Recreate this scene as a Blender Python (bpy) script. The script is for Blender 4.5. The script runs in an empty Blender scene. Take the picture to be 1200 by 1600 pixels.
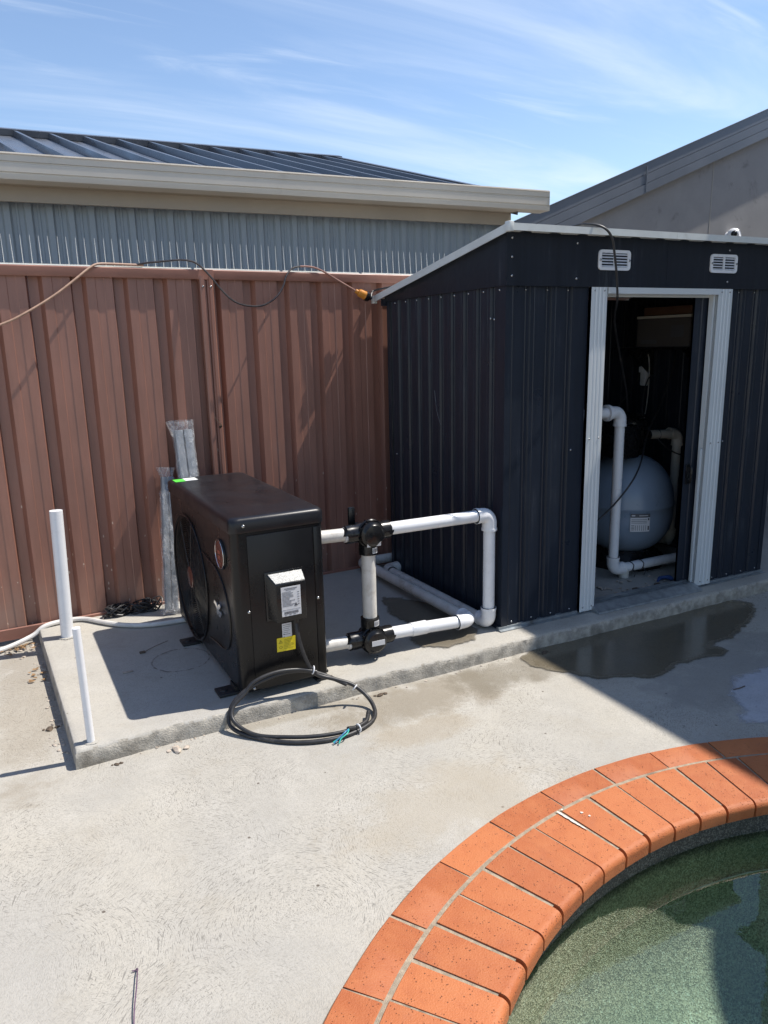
import bpy, bmesh, math, random
from math import sin, cos, pi, radians, sqrt, atan2
from mathutils import Vector, Matrix

random.seed(7)
S = bpy.context.scene
COL = S.collection

# ------------------------------------------------------------------ camera
F_PX, YAW, PITCH, ROLL = 1153.345, 0.45426, 0.22489, -0.02276
CAM = Vector((-2.02306, -2.84499, 1.40459))
fwd = Vector((sin(YAW) * cos(PITCH), cos(YAW) * cos(PITCH), -sin(PITCH)))
r0 = Vector((cos(YAW), -sin(YAW), 0)); u0 = r0.cross(fwd)
rgt = cos(ROLL) * r0 + sin(ROLL) * u0
upv = -sin(ROLL) * r0 + cos(ROLL) * u0
cd = bpy.data.cameras.new('camera'); cam = bpy.data.objects.new('camera', cd); COL.objects.link(cam)
M = Matrix((rgt, upv, -fwd)).transposed().to_4x4(); M.translation = CAM
cam.matrix_world = M
cd.sensor_fit = 'VERTICAL'; cd.sensor_height = 36.0; cd.lens = 36.0 * F_PX / 1600.0
cd.clip_start = 0.05; cd.clip_end = 2000
S.camera = cam

# ------------------------------------------------------------------ light
SUN = Vector((1.0, -0.170, 1.76)).normalized()
SUN_EL = math.asin(SUN.z); SUN_AZ = atan2(SUN.x, SUN.y)
sl = bpy.data.lights.new('sun', 'SUN'); sl.energy = 5.0; sl.angle = radians(0.53); sl.color = (1.0, 0.945, 0.87)
so = bpy.data.objects.new('sun', sl); COL.objects.link(so); so.location = (8, -4, 12)
so.rotation_euler = SUN.to_track_quat('Z', 'Y').to_euler()

W = bpy.data.worlds.new("World"); S.world = W; W.use_nodes = True
nt = W.node_tree; N = nt.nodes; Lk = nt.links
bg = N['Background']; bg.inputs[1].default_value = 0.12
sk = N.new('ShaderNodeTexSky'); sk.sky_type = 'NISHITA'; sk.sun_disc = False
sk.sun_elevation = SUN_EL; sk.sun_rotation = SUN_AZ
sk.air_density = 1.0; sk.dust_density = 0.15; sk.ozone_density = 2.2
tc = N.new('ShaderNodeTexCoord')
def wn(t, **k):
    n = N.new(t)
    for a, b in k.items(): setattr(n, a, b)
    return n
# project the view direction on a cloud layer high above
sep = wn('ShaderNodeSeparateXYZ'); Lk.new(tc.outputs['Generated'], sep.inputs[0])
zc = wn('ShaderNodeMath', operation='MAXIMUM'); Lk.new(sep.outputs[2], zc.inputs[0]); zc.inputs[1].default_value = 0.0
za = wn('ShaderNodeMath', operation='ADD'); Lk.new(zc.outputs[0], za.inputs[0]); za.inputs[1].default_value = 0.12
dx = wn('ShaderNodeMath', operation='DIVIDE'); Lk.new(sep.outputs[0], dx.inputs[0]); Lk.new(za.outputs[0], dx.inputs[1])
dy = wn('ShaderNodeMath', operation='DIVIDE'); Lk.new(sep.outputs[1], dy.inputs[0]); Lk.new(za.outputs[0], dy.inputs[1])
cmb = wn('ShaderNodeCombineXYZ'); Lk.new(dx.outputs[0], cmb.inputs[0]); Lk.new(dy.outputs[0], cmb.inputs[1])
def wispy(rot, sc, scale, lo, hi, seed):
    mp = wn('ShaderNodeMapping'); mp.inputs['Rotation'].default_value = (0, 0, rot); mp.inputs['Scale'].default_value = sc
    mp.inputs['Location'].default_value = (seed, seed * .37, 0)
    Lk.new(cmb.outputs[0], mp.inputs[0])
    no = wn('ShaderNodeTexNoise'); no.inputs['Scale'].default_value = scale; no.inputs['Detail'].default_value = 9
    no.inputs['Roughness'].default_value = .58; no.inputs['Distortion'].default_value = .9
    Lk.new(mp.outputs[0], no.inputs['Vector'])
    mr = wn('ShaderNodeMapRange'); mr.interpolation_type = 'SMOOTHSTEP'
    mr.inputs[1].default_value = lo; mr.inputs[2].default_value = hi; Lk.new(no.outputs[0], mr.inputs[0])
    return mr.outputs[0]
c1 = wispy(radians(-62), (0.35, 1.5, 1), 1.3, .46, .92, 3.1)
c2 = wispy(radians(-50), (0.5, 2.6, 1), 2.3, .51, .95, 8.4)
mx = wn('ShaderNodeMath', operation='MAXIMUM'); Lk.new(c1, mx.inputs[0]); Lk.new(c2, mx.inputs[1])
ml = wn('ShaderNodeMath', operation='MULTIPLY'); Lk.new(mx.outputs[0], ml.inputs[0]); ml.inputs[1].default_value = .62
tint = wn('ShaderNodeMix', data_type='RGBA', blend_type='MULTIPLY'); tint.inputs[0].default_value = 1
Lk.new(sk.outputs[0], tint.inputs[6]); tint.inputs[7].default_value = (1.18, 1.15, 1.15, 1)
mixc = wn('ShaderNodeMix', data_type='RGBA'); Lk.new(ml.outputs[0], mixc.inputs[0])
Lk.new(tint.outputs[2], mixc.inputs[6]); mixc.inputs[7].default_value = (6.3, 6.9, 7.7, 1)
Lk.new(mixc.outputs[2], bg.inputs[0])

S.view_settings.view_transform = 'Standard'; S.view_settings.look = 'None'
S.view_settings.gamma = 1; S.view_settings.use_curve_mapping = False; S.view_settings.exposure = 0.42
S.render.engine = 'CYCLES'
try:
    S.cycles.max_bounces = 8; S.cycles.transparent_max_bounces = 16; S.cycles.use_denoising = True
    S.cycles.sample_clamp_indirect = 6
except Exception: pass

# ------------------------------------------------------------------ helpers
def emp(name, loc=(0, 0, 0), rz=0, label=None, cat=None, group=None, rot=None):
    o = bpy.data.objects.new(name, None); COL.objects.link(o); o.location = loc
    o.rotation_euler = rot if rot else (0, 0, rz); o.empty_display_size = .05
    if label: o['label'] = label
    if cat: o['category'] = cat
    if group: o['group'] = group
    return o

def mesh(bm, name, smooth=35):
    bmesh.ops.recalc_face_normals(bm, faces=bm.faces[:])
    me = bpy.data.meshes.new(name); bm.to_mesh(me); bm.free()
    if smooth:
        me.shade_smooth(); me.set_sharp_from_angle(angle=radians(smooth))
    return me

def obj(name, bm, mt, parent=None, label=None, cat=None, group=None, kind=None, smooth=35, loc=None, rot=None):
    me = bm if isinstance(bm, bpy.types.Mesh) else mesh(bm, name, smooth)
    if mt and not me.materials:
        for m_ in (mt if isinstance(mt, (list, tuple)) else [mt]): me.materials.append(m_)
    o = bpy.data.objects.new(name, me); COL.objects.link(o)
    if parent: o.parent = parent
    if loc is not None: o.location = loc
    if rot is not None: o.rotation_euler = rot
    for k, v in (('label', label), ('category', cat), ('group', group), ('kind', kind)):
        if v: o[k] = v
    return o

def B(): return bmesh.new()

def box(bm, a, b, bev=0, seg=2, mat=None):
    a = Vector(a); b = Vector(b); c = (a + b) / 2; d = b - a
    r = bmesh.ops.create_cube(bm, size=1, matrix=Matrix.Translation(c) @ Matrix.Diagonal((abs(d.x), abs(d.y), abs(d.z), 1)))
    vs = r['verts']
    if bev:
        es = list({e for v in vs for e in v.link_edges})
        bmesh.ops.bevel(bm, geom=es, offset=bev, segments=seg, profile=.5, affect='EDGES')
    return bm

def xf(bm, mat):
    bmesh.ops.transform(bm, matrix=mat, verts=bm.verts[:]); return bm

def poly(bm, pts):
    return bm.faces.new([bm.verts.new(p) for p in pts])

def prism(bm, pts2, axis, a, b):
    """extrude a 2D outline between a and b along axis 0/1/2"""
    def P(p, h):
        if axis == 0: return (h, p[0], p[1])
        if axis == 1: return (p[0], h, p[1])
        return (p[0], p[1], h)
    v0 = [bm.verts.new(P(p, a)) for p in pts2]; v1 = [bm.verts.new(P(p, b)) for p in pts2]
    n = len(pts2)
    for i in range(n):
        j = (i + 1) % n; bm.faces.new((v0[i], v0[j], v1[j], v1[i]))
    bm.faces.new(v0); bm.faces.new(v1)
    return bm

def rrect(x0, y0, x1, y1, r, n=5):
    out = []
    for cx, cy, a0 in ((x1 - r, y1 - r, 0), (x0 + r, y1 - r, 90), (x0 + r, y0 + r, 180), (x1 - r, y0 + r, 270)):
        for i in range(n + 1):
            a = radians(a0 + 90 * i / n); out.append((cx + r * cos(a), cy + r * sin(a)))
    return out

def smooth_path(pts, n=8):
    """Catmull-Rom through the points"""
    P = [Vector(p) for p in pts]; out = []
    for i in range(len(P) - 1):
        p0 = P[i - 1] if i else P[0] * 2 - P[1]; p1 = P[i]; p2 = P[i + 1]
        p3 = P[i + 2] if i + 2 < len(P) else P[-1] * 2 - P[-2]
        for k in range(n):
            t = k / n
            out.append(.5 * ((2 * p1) + (p2 - p0) * t + (2 * p0 - 5 * p1 + 4 * p2 - p3) * t * t + (3 * p1 - p0 - 3 * p2 + p3) * t ** 3))
    out.append(P[-1]); return out

def tube(bm, pts, r, seg=10, cap=True, closed=False):
    P = [Vector(p) for p in pts]; n = len(P)
    R = r if isinstance(r, (list, tuple)) else [r] * n
    T = []
    for i in range(n):
        a = P[i - 1] if i else (P[-1] if closed else P[0]); b = P[(i + 1) % n] if (i < n - 1 or closed) else P[-1]
        d = (b - a); T.append(d.normalized() if d.length > 1e-9 else Vector((0, 0, 1)))
    u = T[0].orthogonal().normalized(); rings = []
    for i in range(n):
        if i:
            q = T[i - 1].rotation_difference(T[i]); u = q @ u
        u = (u - T[i] * u.dot(T[i])).normalized(); v = T[i].cross(u)
        rings.append([bm.verts.new(P[i] + (u * cos(2 * pi * k / seg) + v * sin(2 * pi * k / seg)) * R[i]) for k in range(seg)])
    m = n if closed else n - 1
    for i in range(m):
        A = rings[i]; Bq = rings[(i + 1) % n]
        for k in range(seg):
            bm.faces.new((A[k], A[(k + 1) % seg], Bq[(k + 1) % seg], Bq[k]))
    if cap and not closed:
        bm.faces.new(rings[0]); bm.faces.new(rings[-1])
    return bm

def cyl(bm, a, b, r, seg=16, bev=0):
    a = Vector(a); b = Vector(b)
    if bev:
        d = (b - a).normalized()
        return tube(bm, [a, a + d * bev * .3, a + d * bev, b - d * bev, b - d * bev * .3, b], [r - bev, r - bev * .3, r, r, r - bev * .3, r - bev], seg)
    return tube(bm, [a, b], r, seg)

def ring_tube(bm, a, b, ro, ri, seg=20):
    """hollow pipe with wall thickness"""
    a = Vector(a); b = Vector(b)
    tube(bm, [a, a, b, b, b - (b - a) * .0001, a], [ri, ro, ro, ri, ri, ri], seg, cap=False)
    return bm

def arc_pts(c, p0, p1, n=8):
    """quarter bend at corner c between c+p0 and c+p1 (p0 ⟂ p1, same length)"""
    c = Vector(c); p0 = Vector(p0); p1 = Vector(p1); o = c + p0 + p1
    return [o - p1 * cos(t) - p0 * sin(t) for t in [pi / 2 * k / n for k in range(n + 1)]]

def lathe(bm, prof, seg=32, c=(0, 0, 0)):
    c = Vector(c); rings = []
    for r, z in prof:
        rings.append([bm.verts.new(c + Vector((r * cos(2 * pi * k / seg), r * sin(2 * pi * k / seg), z))) for k in range(seg)] if r > 1e-6 else [bm.verts.new(c + Vector((0, 0, z)))])
    for A, Bq in zip(rings, rings[1:]):
        for k in range(seg):
            if len(A) == 1: bm.faces.new((A[0], Bq[k], Bq[(k + 1) % seg]))
            elif len(Bq) == 1: bm.faces.new((A[k], A[(k + 1) % seg], Bq[0]))
            else: bm.faces.new((A[k], A[(k + 1) % seg], Bq[(k + 1) % seg], Bq[k]))
    return bm

def sheetmetal(bm, prof, zf0, zf1, th=.0015, place=lambda u, d, z: (u, d, z)):
    """folded sheet: prof = [(u, d)], standing from zf0(u) to zf1(u)"""
    f0, f1, b0, b1 = [], [], [], []
    g0 = zf0 if callable(zf0) else (lambda u: zf0); g1 = zf1 if callable(zf1) else (lambda u: zf1)
    for u, d in prof:
        f0.append(bm.verts.new(place(u, d, g0(u)))); f1.append(bm.verts.new(place(u, d, g1(u))))
        b0.append(bm.verts.new(place(u, d + th, g0(u)))); b1.append(bm.verts.new(place(u, d + th, g1(u))))
    n = len(prof)
    for i in range(n - 1):
        bm.faces.new((f0[i], f0[i + 1], f1[i + 1], f1[i])); bm.faces.new((b0[i], b1[i], b1[i + 1], b0[i + 1]))
        bm.faces.new((f1[i], f1[i + 1], b1[i + 1], b1[i])); bm.faces.new((f0[i], b0[i], b0[i + 1], f0[i + 1]))
    for i in (0, n - 1): bm.faces.new((f0[i], f1[i], b1[i], b0[i]))
    return bm

# ------------------------------------------------------------------ materials
def new_mat(name):
    m = bpy.data.materials.new(name); m.use_nodes = True
    return m, m.node_tree.nodes, m.node_tree.links, m.node_tree.nodes['Principled BSDF']
def nd(n, t, **k):
    x = n.new(t)
    for a, b in k.items(): setattr(x, a, b)
    return x
def noise(n, l, vec, scale, detail=5, rough=.6, dist=0):
    x = n.new('ShaderNodeTexNoise'); x.inputs['Scale'].default_value = scale; x.inputs['Detail'].default_value = detail
    x.inputs['Roughness'].default_value = rough; x.inputs['Distortion'].default_value = dist
    if vec is not None: l.new(vec, x.inputs['Vector'])
    return x.outputs[0]
def mrange(n, l, v, a, b, c=0, d=1, smooth=True):
    x = n.new('ShaderNodeMapRange'); x.interpolation_type = 'SMOOTHSTEP' if smooth else 'LINEAR'
    for i, q in enumerate((a, b, c, d)): x.inputs[i + 1].default_value = q
    l.new(v, x.inputs[0]); return x.outputs[0]
def mixc_(n, l, f, a, b, blend='MIX'):
    x = n.new('ShaderNodeMix'); x.data_type = 'RGBA'; x.blend_type = blend
    for i, q in ((0, f), (6, a), (7, b)):
        if isinstance(q, (int, float)): x.inputs[i].default_value = q
        elif isinstance(q, (tuple, list)): x.inputs[i].default_value = (*q[:3], 1)
        else: l.new(q, x.inputs[i])
    return x.outputs[2]
def math_(n, l, op, a, b=None, c=None):
    x = n.new('ShaderNodeMath'); x.operation = op
    for i, q in enumerate((a, b, c)):
        if q is None: continue
        if isinstance(q, (int, float)): x.inputs[i].default_value = q
        else: l.new(q, x.inputs[i])
    return x.outputs[0]
def bump_(n, l, bs, h, st, dist=.01):
    x = n.new('ShaderNodeBump'); x.inputs['Strength'].default_value = st; x.inputs['Distance'].default_value = dist
    l.new(h, x.inputs['Height']); l.new(x.outputs[0], bs.inputs['Normal']); return x
def mat(name, col, rough=.5, metal=0, var=.18, vs=6, bump=.0, bs=120, spec=.5, streak=None, dirt=None, dscale=9, dlo=.56, dhi=.72, coat=0, rvar=.12):
    m, n, l, p = new_mat(name); tcn = n.new('ShaderNodeTexCoord'); v = tcn.outputs['Object']
    if streak:
        mp = n.new('ShaderNodeMapping'); mp.inputs['Scale'].default_value = streak; l.new(v, mp.inputs[0]); v2 = mp.outputs[0]
    else: v2 = v
    f = noise(n, l, v2, vs, 6, .62)
    f2 = mrange(n, l, f, .3, .7)
    c = mixc_(n, l, f2, [x * (1 - var) for x in col], [min(1, x * (1 + var)) for x in col])
    if dirt:
        dn = noise(n, l, v2, dscale, 8, .65, .4)
        c = mixc_(n, l, mrange(n, l, dn, dlo, dhi, 0, .8), c, dirt)
    l.new(c, p.inputs['Base Color'])
    p.inputs['Metallic'].default_value = metal; p.inputs['Specular IOR Level'].default_value = spec
    p.inputs['Coat Weight'].default_value = coat
    l.new(mrange(n, l, f, .3, .7, max(0, rough - rvar), min(1, rough + rvar), False), p.inputs['Roughness'])
    if bump: bump_(n, l, p, noise(n, l, v, bs, 4, .6), bump, .004)
    return m

# concrete with trowelled swirls
def concrete(name, base, swirl=1.0, deck=True, wet=0, seedoff=0):
    m, n, l, p = new_mat(name); tcn = n.new('ShaderNodeTexCoord'); v = tcn.outputs['Object']
    big = noise(n, l, v, 1.1, 5, .6, .3); mid = noise(n, l, v, 5.5, 7, .68, .2); fine = noise(n, l, v, 160, 4, .7); grit = noise(n, l, v, 620, 2, .6)
    c = mixc_(n, l, mrange(n, l, big, .32, .68), [x * y for x, y in zip(base, (.90, .91, .93))], [x * y for x, y in zip(base, (1.07, 1.06, 1.03))])
    c = mixc_(n, l, mrange(n, l, mid, .50, .74, 0, .55), c, [x * y for x, y in zip(base, (1.16, 1.17, 1.19))])
    c = mixc_(n, l, mrange(n, l, mid, .50, .28, 0, .6), c, [x * y for x, y in zip(base, (.84, .81, .76))])
    c = mixc_(n, l, mrange(n, l, fine, .45, .7, 0, .6), c, [x * .70 for x in base])
    c = mixc_(n, l, mrange(n, l, noise(n, l, v, 48, 5, .75), .52, .66, 0, .35), c, [x * .72 for x in base])
    h = math_(n, l, 'MULTIPLY', fine, .5)
    def swirl_layer(scale, off, fr):
        mp = n.new('ShaderNodeMapping'); mp.inputs['Location'].default_value = (off, off * .61, 0); mp.inputs['Scale'].default_value = (1, 1, 0); l.new(v, mp.inputs[0])
        wob = n.new('ShaderNodeTexNoise'); wob.inputs['Scale'].default_value = 3.5; wob.inputs['Detail'].default_value = 2; l.new(mp.outputs[0], wob.inputs['Vector'])
        wv = n.new('ShaderNodeVectorMath'); wv.operation = 'MULTIPLY_ADD'; l.new(wob.outputs['Color'], wv.inputs[0]); wv.inputs[1].default_value = (.05, .05, 0); l.new(mp.outputs[0], wv.inputs[2])
        vo = n.new('ShaderNodeTexVoronoi'); vo.voronoi_dimensions = '2D'; vo.inputs['Scale'].default_value = scale; l.new(wv.outputs[0], vo.inputs['Vector'])
        ps = n.new('ShaderNodeVectorMath'); ps.operation = 'SUBTRACT'; l.new(wv.outputs[0], ps.inputs[0]); l.new(vo.outputs['Position'], ps.inputs[1])
        sx = n.new('ShaderNodeSeparateXYZ'); l.new(ps.outputs[0], sx.inputs[0])
        ln = n.new('ShaderNodeVectorMath'); ln.operation = 'LENGTH'; l.new(ps.outputs[0], ln.inputs[0])
        an = math_(n, l, 'ARCTAN2', sx.outputs[1], sx.outputs[0])
        ca = math_(n, l, 'COSINE', an); sa = math_(n, l, 'SINE', an)
        cc = n.new('ShaderNodeCombineXYZ')
        l.new(math_(n, l, 'MULTIPLY', ln.outputs['Value'], fr), cc.inputs[0])
        l.new(math_(n, l, 'MULTIPLY', ca, 9.0), cc.inputs[1]); l.new(math_(n, l, 'MULTIPLY', sa, 9.0), cc.inputs[2])
        return noise(n, l, cc.outputs[0], 1.0, 1.5, .5)
    s1 = swirl_layer(2.1, 0 + seedoff, 340); s2 = swirl_layer(2.9, 7.7 + seedoff, 380)
    sw = math_(n, l, 'MINIMUM', s1, s2)
    amt = mrange(n, l, noise(n, l, v, 2.2, 3), .38, .60, .12, 1)
    scr = mrange(n, l, sw, .40, .32, 0, 1)      # grooves
    c = mixc_(n, l, math_(n, l, 'MULTIPLY', scr, math_(n, l, 'MULTIPLY', amt, .75 * swirl)), c, [x * .42 for x in base])
    ridge = mrange(n, l, sw, .56, .68, 0, 1)
    c = mixc_(n, l, math_(n, l, 'MULTIPLY', ridge, math_(n, l, 'MULTIPLY', amt, .15 * swirl)), c, [min(1, x * 1.25) for x in base])
    h = math_(n, l, 'ADD', h, math_(n, l, 'MULTIPLY', sw, .8 * swirl)); h = math_(n, l, 'ADD', h, math_(n, l, 'MULTIPLY', grit, .25))
    # small pits and specks
    vo = n.new('ShaderNodeTexVoronoi'); vo.inputs['Scale'].default_value = 9; l.new(v, vo.inputs['Vector'])
    c = mixc_(n, l, mrange(n, l, vo.outputs['Distance'], .055, .03, 0, .85), c, (.09, .07, .055))
    if deck:
        # tan damp stain by the plinth and grimy drift along it
        sx = n.new('ShaderNodeSeparateXYZ'); l.new(v, sx.inputs[0])
        def blob(cx, cy, rx, ry, col, a, soft=.5):
            nonlocal c
            ex = math_(n, l, 'POWER', math_(n, l, 'DIVIDE', math_(n, l, 'SUBTRACT', sx.outputs[0], cx), rx), 2)
            ey = math_(n, l, 'POWER', math_(n, l, 'DIVIDE', math_(n, l, 'SUBTRACT', sx.outputs[1], cy), ry), 2)
            d = math_(n, l, 'ADD', math_(n, l, 'ADD', ex, ey), math_(n, l, 'MULTIPLY', math_(n, l, 'SUBTRACT', mid, .5), 2.6))
            c = mixc_(n, l, mrange(n, l, d, 1.0, 1.0 - soft, 0, a), c, col)
        blob(-.62, -.33, .55, .20, (.20, .165, .115), .62, .9)
        blob(-.20, -.30, .35, .16, (.16, .14, .105), .6, .8)
        blob(-.75, -.55, .30, .12, (.30, .25, .18), .45, .8)
        blob(-1.15, -.20, .35, .05, (.22, .19, .14), .5, .8)
        blob(-2.15, .5, .16, .9, (.25, .215, .165), .45, .8)
        blob(.75, -.05, 1.9, .12, (.10, .09, .075), .75, .6)
        blob(-.9, -1.0, .5, .25, (.36, .31, .235), .4, .9)
        blob(.95, -.78, .9, .35, (.235, .225, .21), .5, .8)
    if wet: c = mixc_(n, l, 1.0, c, (wet, wet * .93, wet * .80), 'MULTIPLY')
    l.new(c, p.inputs['Base Color']); p.inputs['Roughness'].default_value = .85; p.inputs['Specular IOR Level'].default_value = .3
    bump_(n, l, p, h, .55, .004)
    if wet:
        p.inputs['Roughness'].default_value = .16; p.inputs['Specular IOR Level'].default_value = .5
        for nn_ in n:
            if nn_.type == 'BUMP': nn_.inputs['Strength'].default_value = .08
    return m

M_deck = concrete('deck_concrete', (.405, .382, .338), 1.0)
M_slab = concrete('slab_concrete', (.405, .385, .345), .4, deck=False, seedoff=3)
M_slabedge = mat('rough_cast_edge', (.36, .335, .29), .95, var=.3, vs=22, bump=1.0, bs=140, dirt=(.17, .15, .12), dscale=9, dlo=.5, dhi=.75)
M_wet = concrete('wet_concrete', (.40, .37, .31), .6, deck=False, wet=.37)
M_damp = concrete('damp_concrete', (.40, .37, .32), .3, deck=False, wet=.42, seedoff=3)
M_pale = concrete('pale_concrete', (.56, .57, .62), .6, deck=False)

def mat_brick(name, base):
    m, n, l, p = new_mat(name); tcn = n.new('ShaderNodeTexCoord'); v = tcn.outputs['Object']
    oi = n.new('ShaderNodeObjectInfo')
    off = n.new('ShaderNodeVectorMath'); off.operation = 'ADD'; l.new(v, off.inputs[0])
    cr = n.new('ShaderNodeCombineXYZ'); l.new(math_(n, l, 'MULTIPLY', oi.outputs['Random'], 37), cr.inputs[0]); l.new(cr.outputs[0], off.inputs[1]); v = off.outputs[0]
    c = mixc_(n, l, oi.outputs['Random'], [x * y for x, y in zip(base, (.80, .72, .66))], [x * y for x, y in zip(base, (1.12, 1.22, 1.25))])
    mid = noise(n, l, v, 14, 6, .65)
    c = mixc_(n, l, mrange(n, l, mid, .4, .75, 0, .5), c, [x * y for x, y in zip(base, (1.12, 1.35, 1.5))])
    c = mixc_(n, l, mrange(n, l, mid, .5, .25, 0, .5), c, [x * y for x, y in zip(base, (.78, .68, .62))])
    vo = n.new('ShaderNodeTexVoronoi'); vo.inputs['Scale'].default_value = 130; l.new(v, vo.inputs['Vector'])
    spk = math_(n, l, 'MULTIPLY', mrange(n, l, vo.outputs['Distance'], .30, .15), mrange(n, l, noise(n, l, v, 45, 2), .50, .60))
    c = mixc_(n, l, math_(n, l, 'MULTIPLY', spk, .8), c, (.10, .035, .02))
    sc = noise(n, l, v, 26, 8, .75)
    c = mixc_(n, l, mrange(n, l, sc, .68, .76, 0, .6), c, (.60, .46, .37))
    c = mixc_(n, l, mrange(n, l, noise(n, l, v, 5, 8, .7), .55, .75, 0, .45), c, (.30, .095, .045))
    l.new(c, p.inputs['Base Color']); p.inputs['Roughness'].default_value = .62
    bump_(n, l, p, math_(n, l, 'ADD', math_(n, l, 'ADD', noise(n, l, v, 220, 3), math_(n, l, 'MULTIPLY', mid, 1.6)), math_(n, l, 'MULTIPLY', spk, -1.2)), .6, .003)
    return m
M_brick = mat_brick('terracotta_brick', (.415, .120, .038))
M_grout = mat('grout', (.33, .27, .195), .9, var=.25, vs=40, bump=.8, bs=260, dirt=(.15, .115, .08), dscale=16, dlo=.55, dhi=.72)

def mat_fence():
    m, n, l, p = new_mat('fence_paint'); tcn = n.new('ShaderNodeTexCoord'); v = tcn.outputs['Object']
    base = (.262, .118, .082)
    mp = n.new('ShaderNodeMapping'); mp.inputs['Scale'].default_value = (6, 6, .7); l.new(v, mp.inputs[0])
    st = noise(n, l, mp.outputs[0], 3, 6, .65); bl = noise(n, l, v, 3.2, 5, .6)
    c = mixc_(n, l, mrange(n, l, st, .3, .7), [x * .88 for x in base], [x * 1.12 for x in base])
    c = mixc_(n, l, mrange(n, l, bl, .55, .8, 0, .35), c, (.26, .15, .12))
    # pale mortar and paint flecks, mostly low down
    sx = n.new('ShaderNodeSeparateXYZ'); l.new(v, sx.inputs[0])
    low = mrange(n, l, sx.outputs[2], 1.0, .1, .0, 1)
    mp2 = n.new('ShaderNodeMapping'); mp2.inputs['Scale'].default_value = (1, 1, .45); l.new(v, mp2.inputs[0])
    vo = n.new('ShaderNodeTexVoronoi'); vo.inputs['Scale'].default_value = 42; l.new(mp2.outputs[0], vo.inputs['Vector'])
    vc = n.new('ShaderNodeSeparateXYZ'); l.new(vo.outputs['Color'], vc.inputs[0])
    keep = math_(n, l, 'LESS_THAN', vc.outputs[0], math_(n, l, 'MULTIPLY', low, .24))
    fl = math_(n, l, 'MULTIPLY', mrange(n, l, math_(n, l, 'ADD', vo.outputs['Distance'], math_(n, l, 'MULTIPLY', noise(n, l, v, 150, 3), .25)), .30, .24), keep)
    c = mixc_(n, l, math_(n, l, 'MULTIPLY', fl, .75), c, (.62, .50, .40))
    # darker scuffs
    vs = noise(n, l, v, 11, 8, .75, .6)
    c = mixc_(n, l, mrange(n, l, vs, .66, .74, 0, .55), c, (.09, .055, .045))
    dust = math_(n, l, 'MULTIPLY', mrange(n, l, sx.outputs[2], .35, -.02), mrange(n, l, bl, .3, .7))
    c = mixc_(n, l, math_(n, l, 'MULTIPLY', dust, .3), c, (.36, .27, .21))
    l.new(c, p.inputs['Base Color']); p.inputs['Roughness'].default_value = .45; p.inputs['Specular IOR Level'].default_value = .7
    bump_(n, l, p, noise(n, l, v, 7, 3), .12, .006)
    return m
M_fence = mat_fence()
M_fencerail = mat('fence_rail_paint', (.275, .123, .086), .45, var=.12, streak=(1, 1, 3), vs=5, dirt=(.12, .07, .055), dlo=.62, dhi=.8)

def mat_shed(name, col, rough=.33):
    m, n, l, p = new_mat(name); tcn = n.new('ShaderNodeTexCoord'); v = tcn.outputs['Object']
    mp = n.new('ShaderNodeMapping'); mp.inputs['Scale'].default_value = (9, 9, .5); l.new(v, mp.inputs[0])
    st = noise(n, l, mp.outputs[0], 4, 7, .7); bl = noise(n, l, v, 4, 5, .6)
    c = mixc_(n, l, mrange(n, l, st, .3, .75), [x * .85 for x in col], [x * 1.2 for x in col])
    sc = noise(n, l, v, 23, 9, .8, 1.2)
    c = mixc_(n, l, mrange(n, l, sc, .70, .74, 0, .5), c, (.16, .17, .19))
    c = mixc_(n, l, mrange(n, l, math_(n, l, 'MULTIPLY', st, bl), .30, .45, 0, .35), c, (.09, .095, .105))
    l.new(c, p.inputs['Base Color'])
    l.new(mrange(n, l, bl, .3, .7, rough - .06, rough + .12), p.inputs['Roughness'])
    p.inputs['Specular IOR Level'].default_value = .36
    bump_(n, l, p, noise(n, l, v, 3.2, 4), .35, .012)
    return m
M_shed = mat_shed('shed_navy_paint', (.015, .020, .031))
M_shedfas = mat_shed('shed_fascia_paint', (.0105, .0140, .022), .38)
M_trim = mat('pale_trim_paint', (.60, .63, .64), .38, var=.03, vs=2, rvar=.03)
M_rooftrim = mat('roof_trim_paint', (.62, .64, .62), .4, var=.06, vs=8, dirt=(.33, .31, .27), dlo=.62, dhi=.8)
M_galv = mat('galvanised', (.30, .33, .35), .42, metal=.55, var=.2, vs=25, dirt=(.12, .11, .10), dlo=.55, dhi=.75)
M_white = mat('white_plastic', (.74, .745, .76), .32, var=.03, vs=12, dirt=(.45, .40, .33), dscale=16, dlo=.64, dhi=.82)
M_grime_white = mat('grimy_white_pvc', (.60, .58, .54), .38, var=.08, vs=12, dirt=(.34, .29, .22), dscale=11, dlo=.5, dhi=.75)
M_inpvc = mat('aged_pvc', (.56, .53, .46), .38, var=.08, vs=8, dirt=(.32, .27, .2), dlo=.55, dhi=.8)
M_black = mat('black_powdercoat', (.0065, .0065, .0075), .30, spec=.32, var=.15, vs=9, bump=.05, bs=600, dirt=(.020, .019, .018), dscale=6, dlo=.6, dhi=.85, rvar=.06)
M_lid = mat('black_lid_paint', (.0085, .0085, .011), .34, spec=.4, var=.2, vs=7, bump=.06, bs=500, dirt=(.075, .072, .070), dscale=9, dlo=.60, dhi=.80, rvar=.07)
M_blackp = mat('black_plastic', (.008, .008, .009), .26, spec=.42, var=.1, vs=20)
M_guard = mat('guard_wire_paint', (.035, .035, .034), .25, var=.1, spec=.8)
M_blade = mat('fan_blade_plastic', (.030, .030, .029), .16, var=.1, vs=10, spec=.7)
M_rubber = mat('black_rubber', (.016, .016, .017), .6, var=.15, vs=20, dirt=(.06, .055, .05))
M_cable = mat('black_cable_sheath', (.022, .022, .024), .48, var=.15, vs=30, dirt=(.09, .08, .07), dscale=20)
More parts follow.
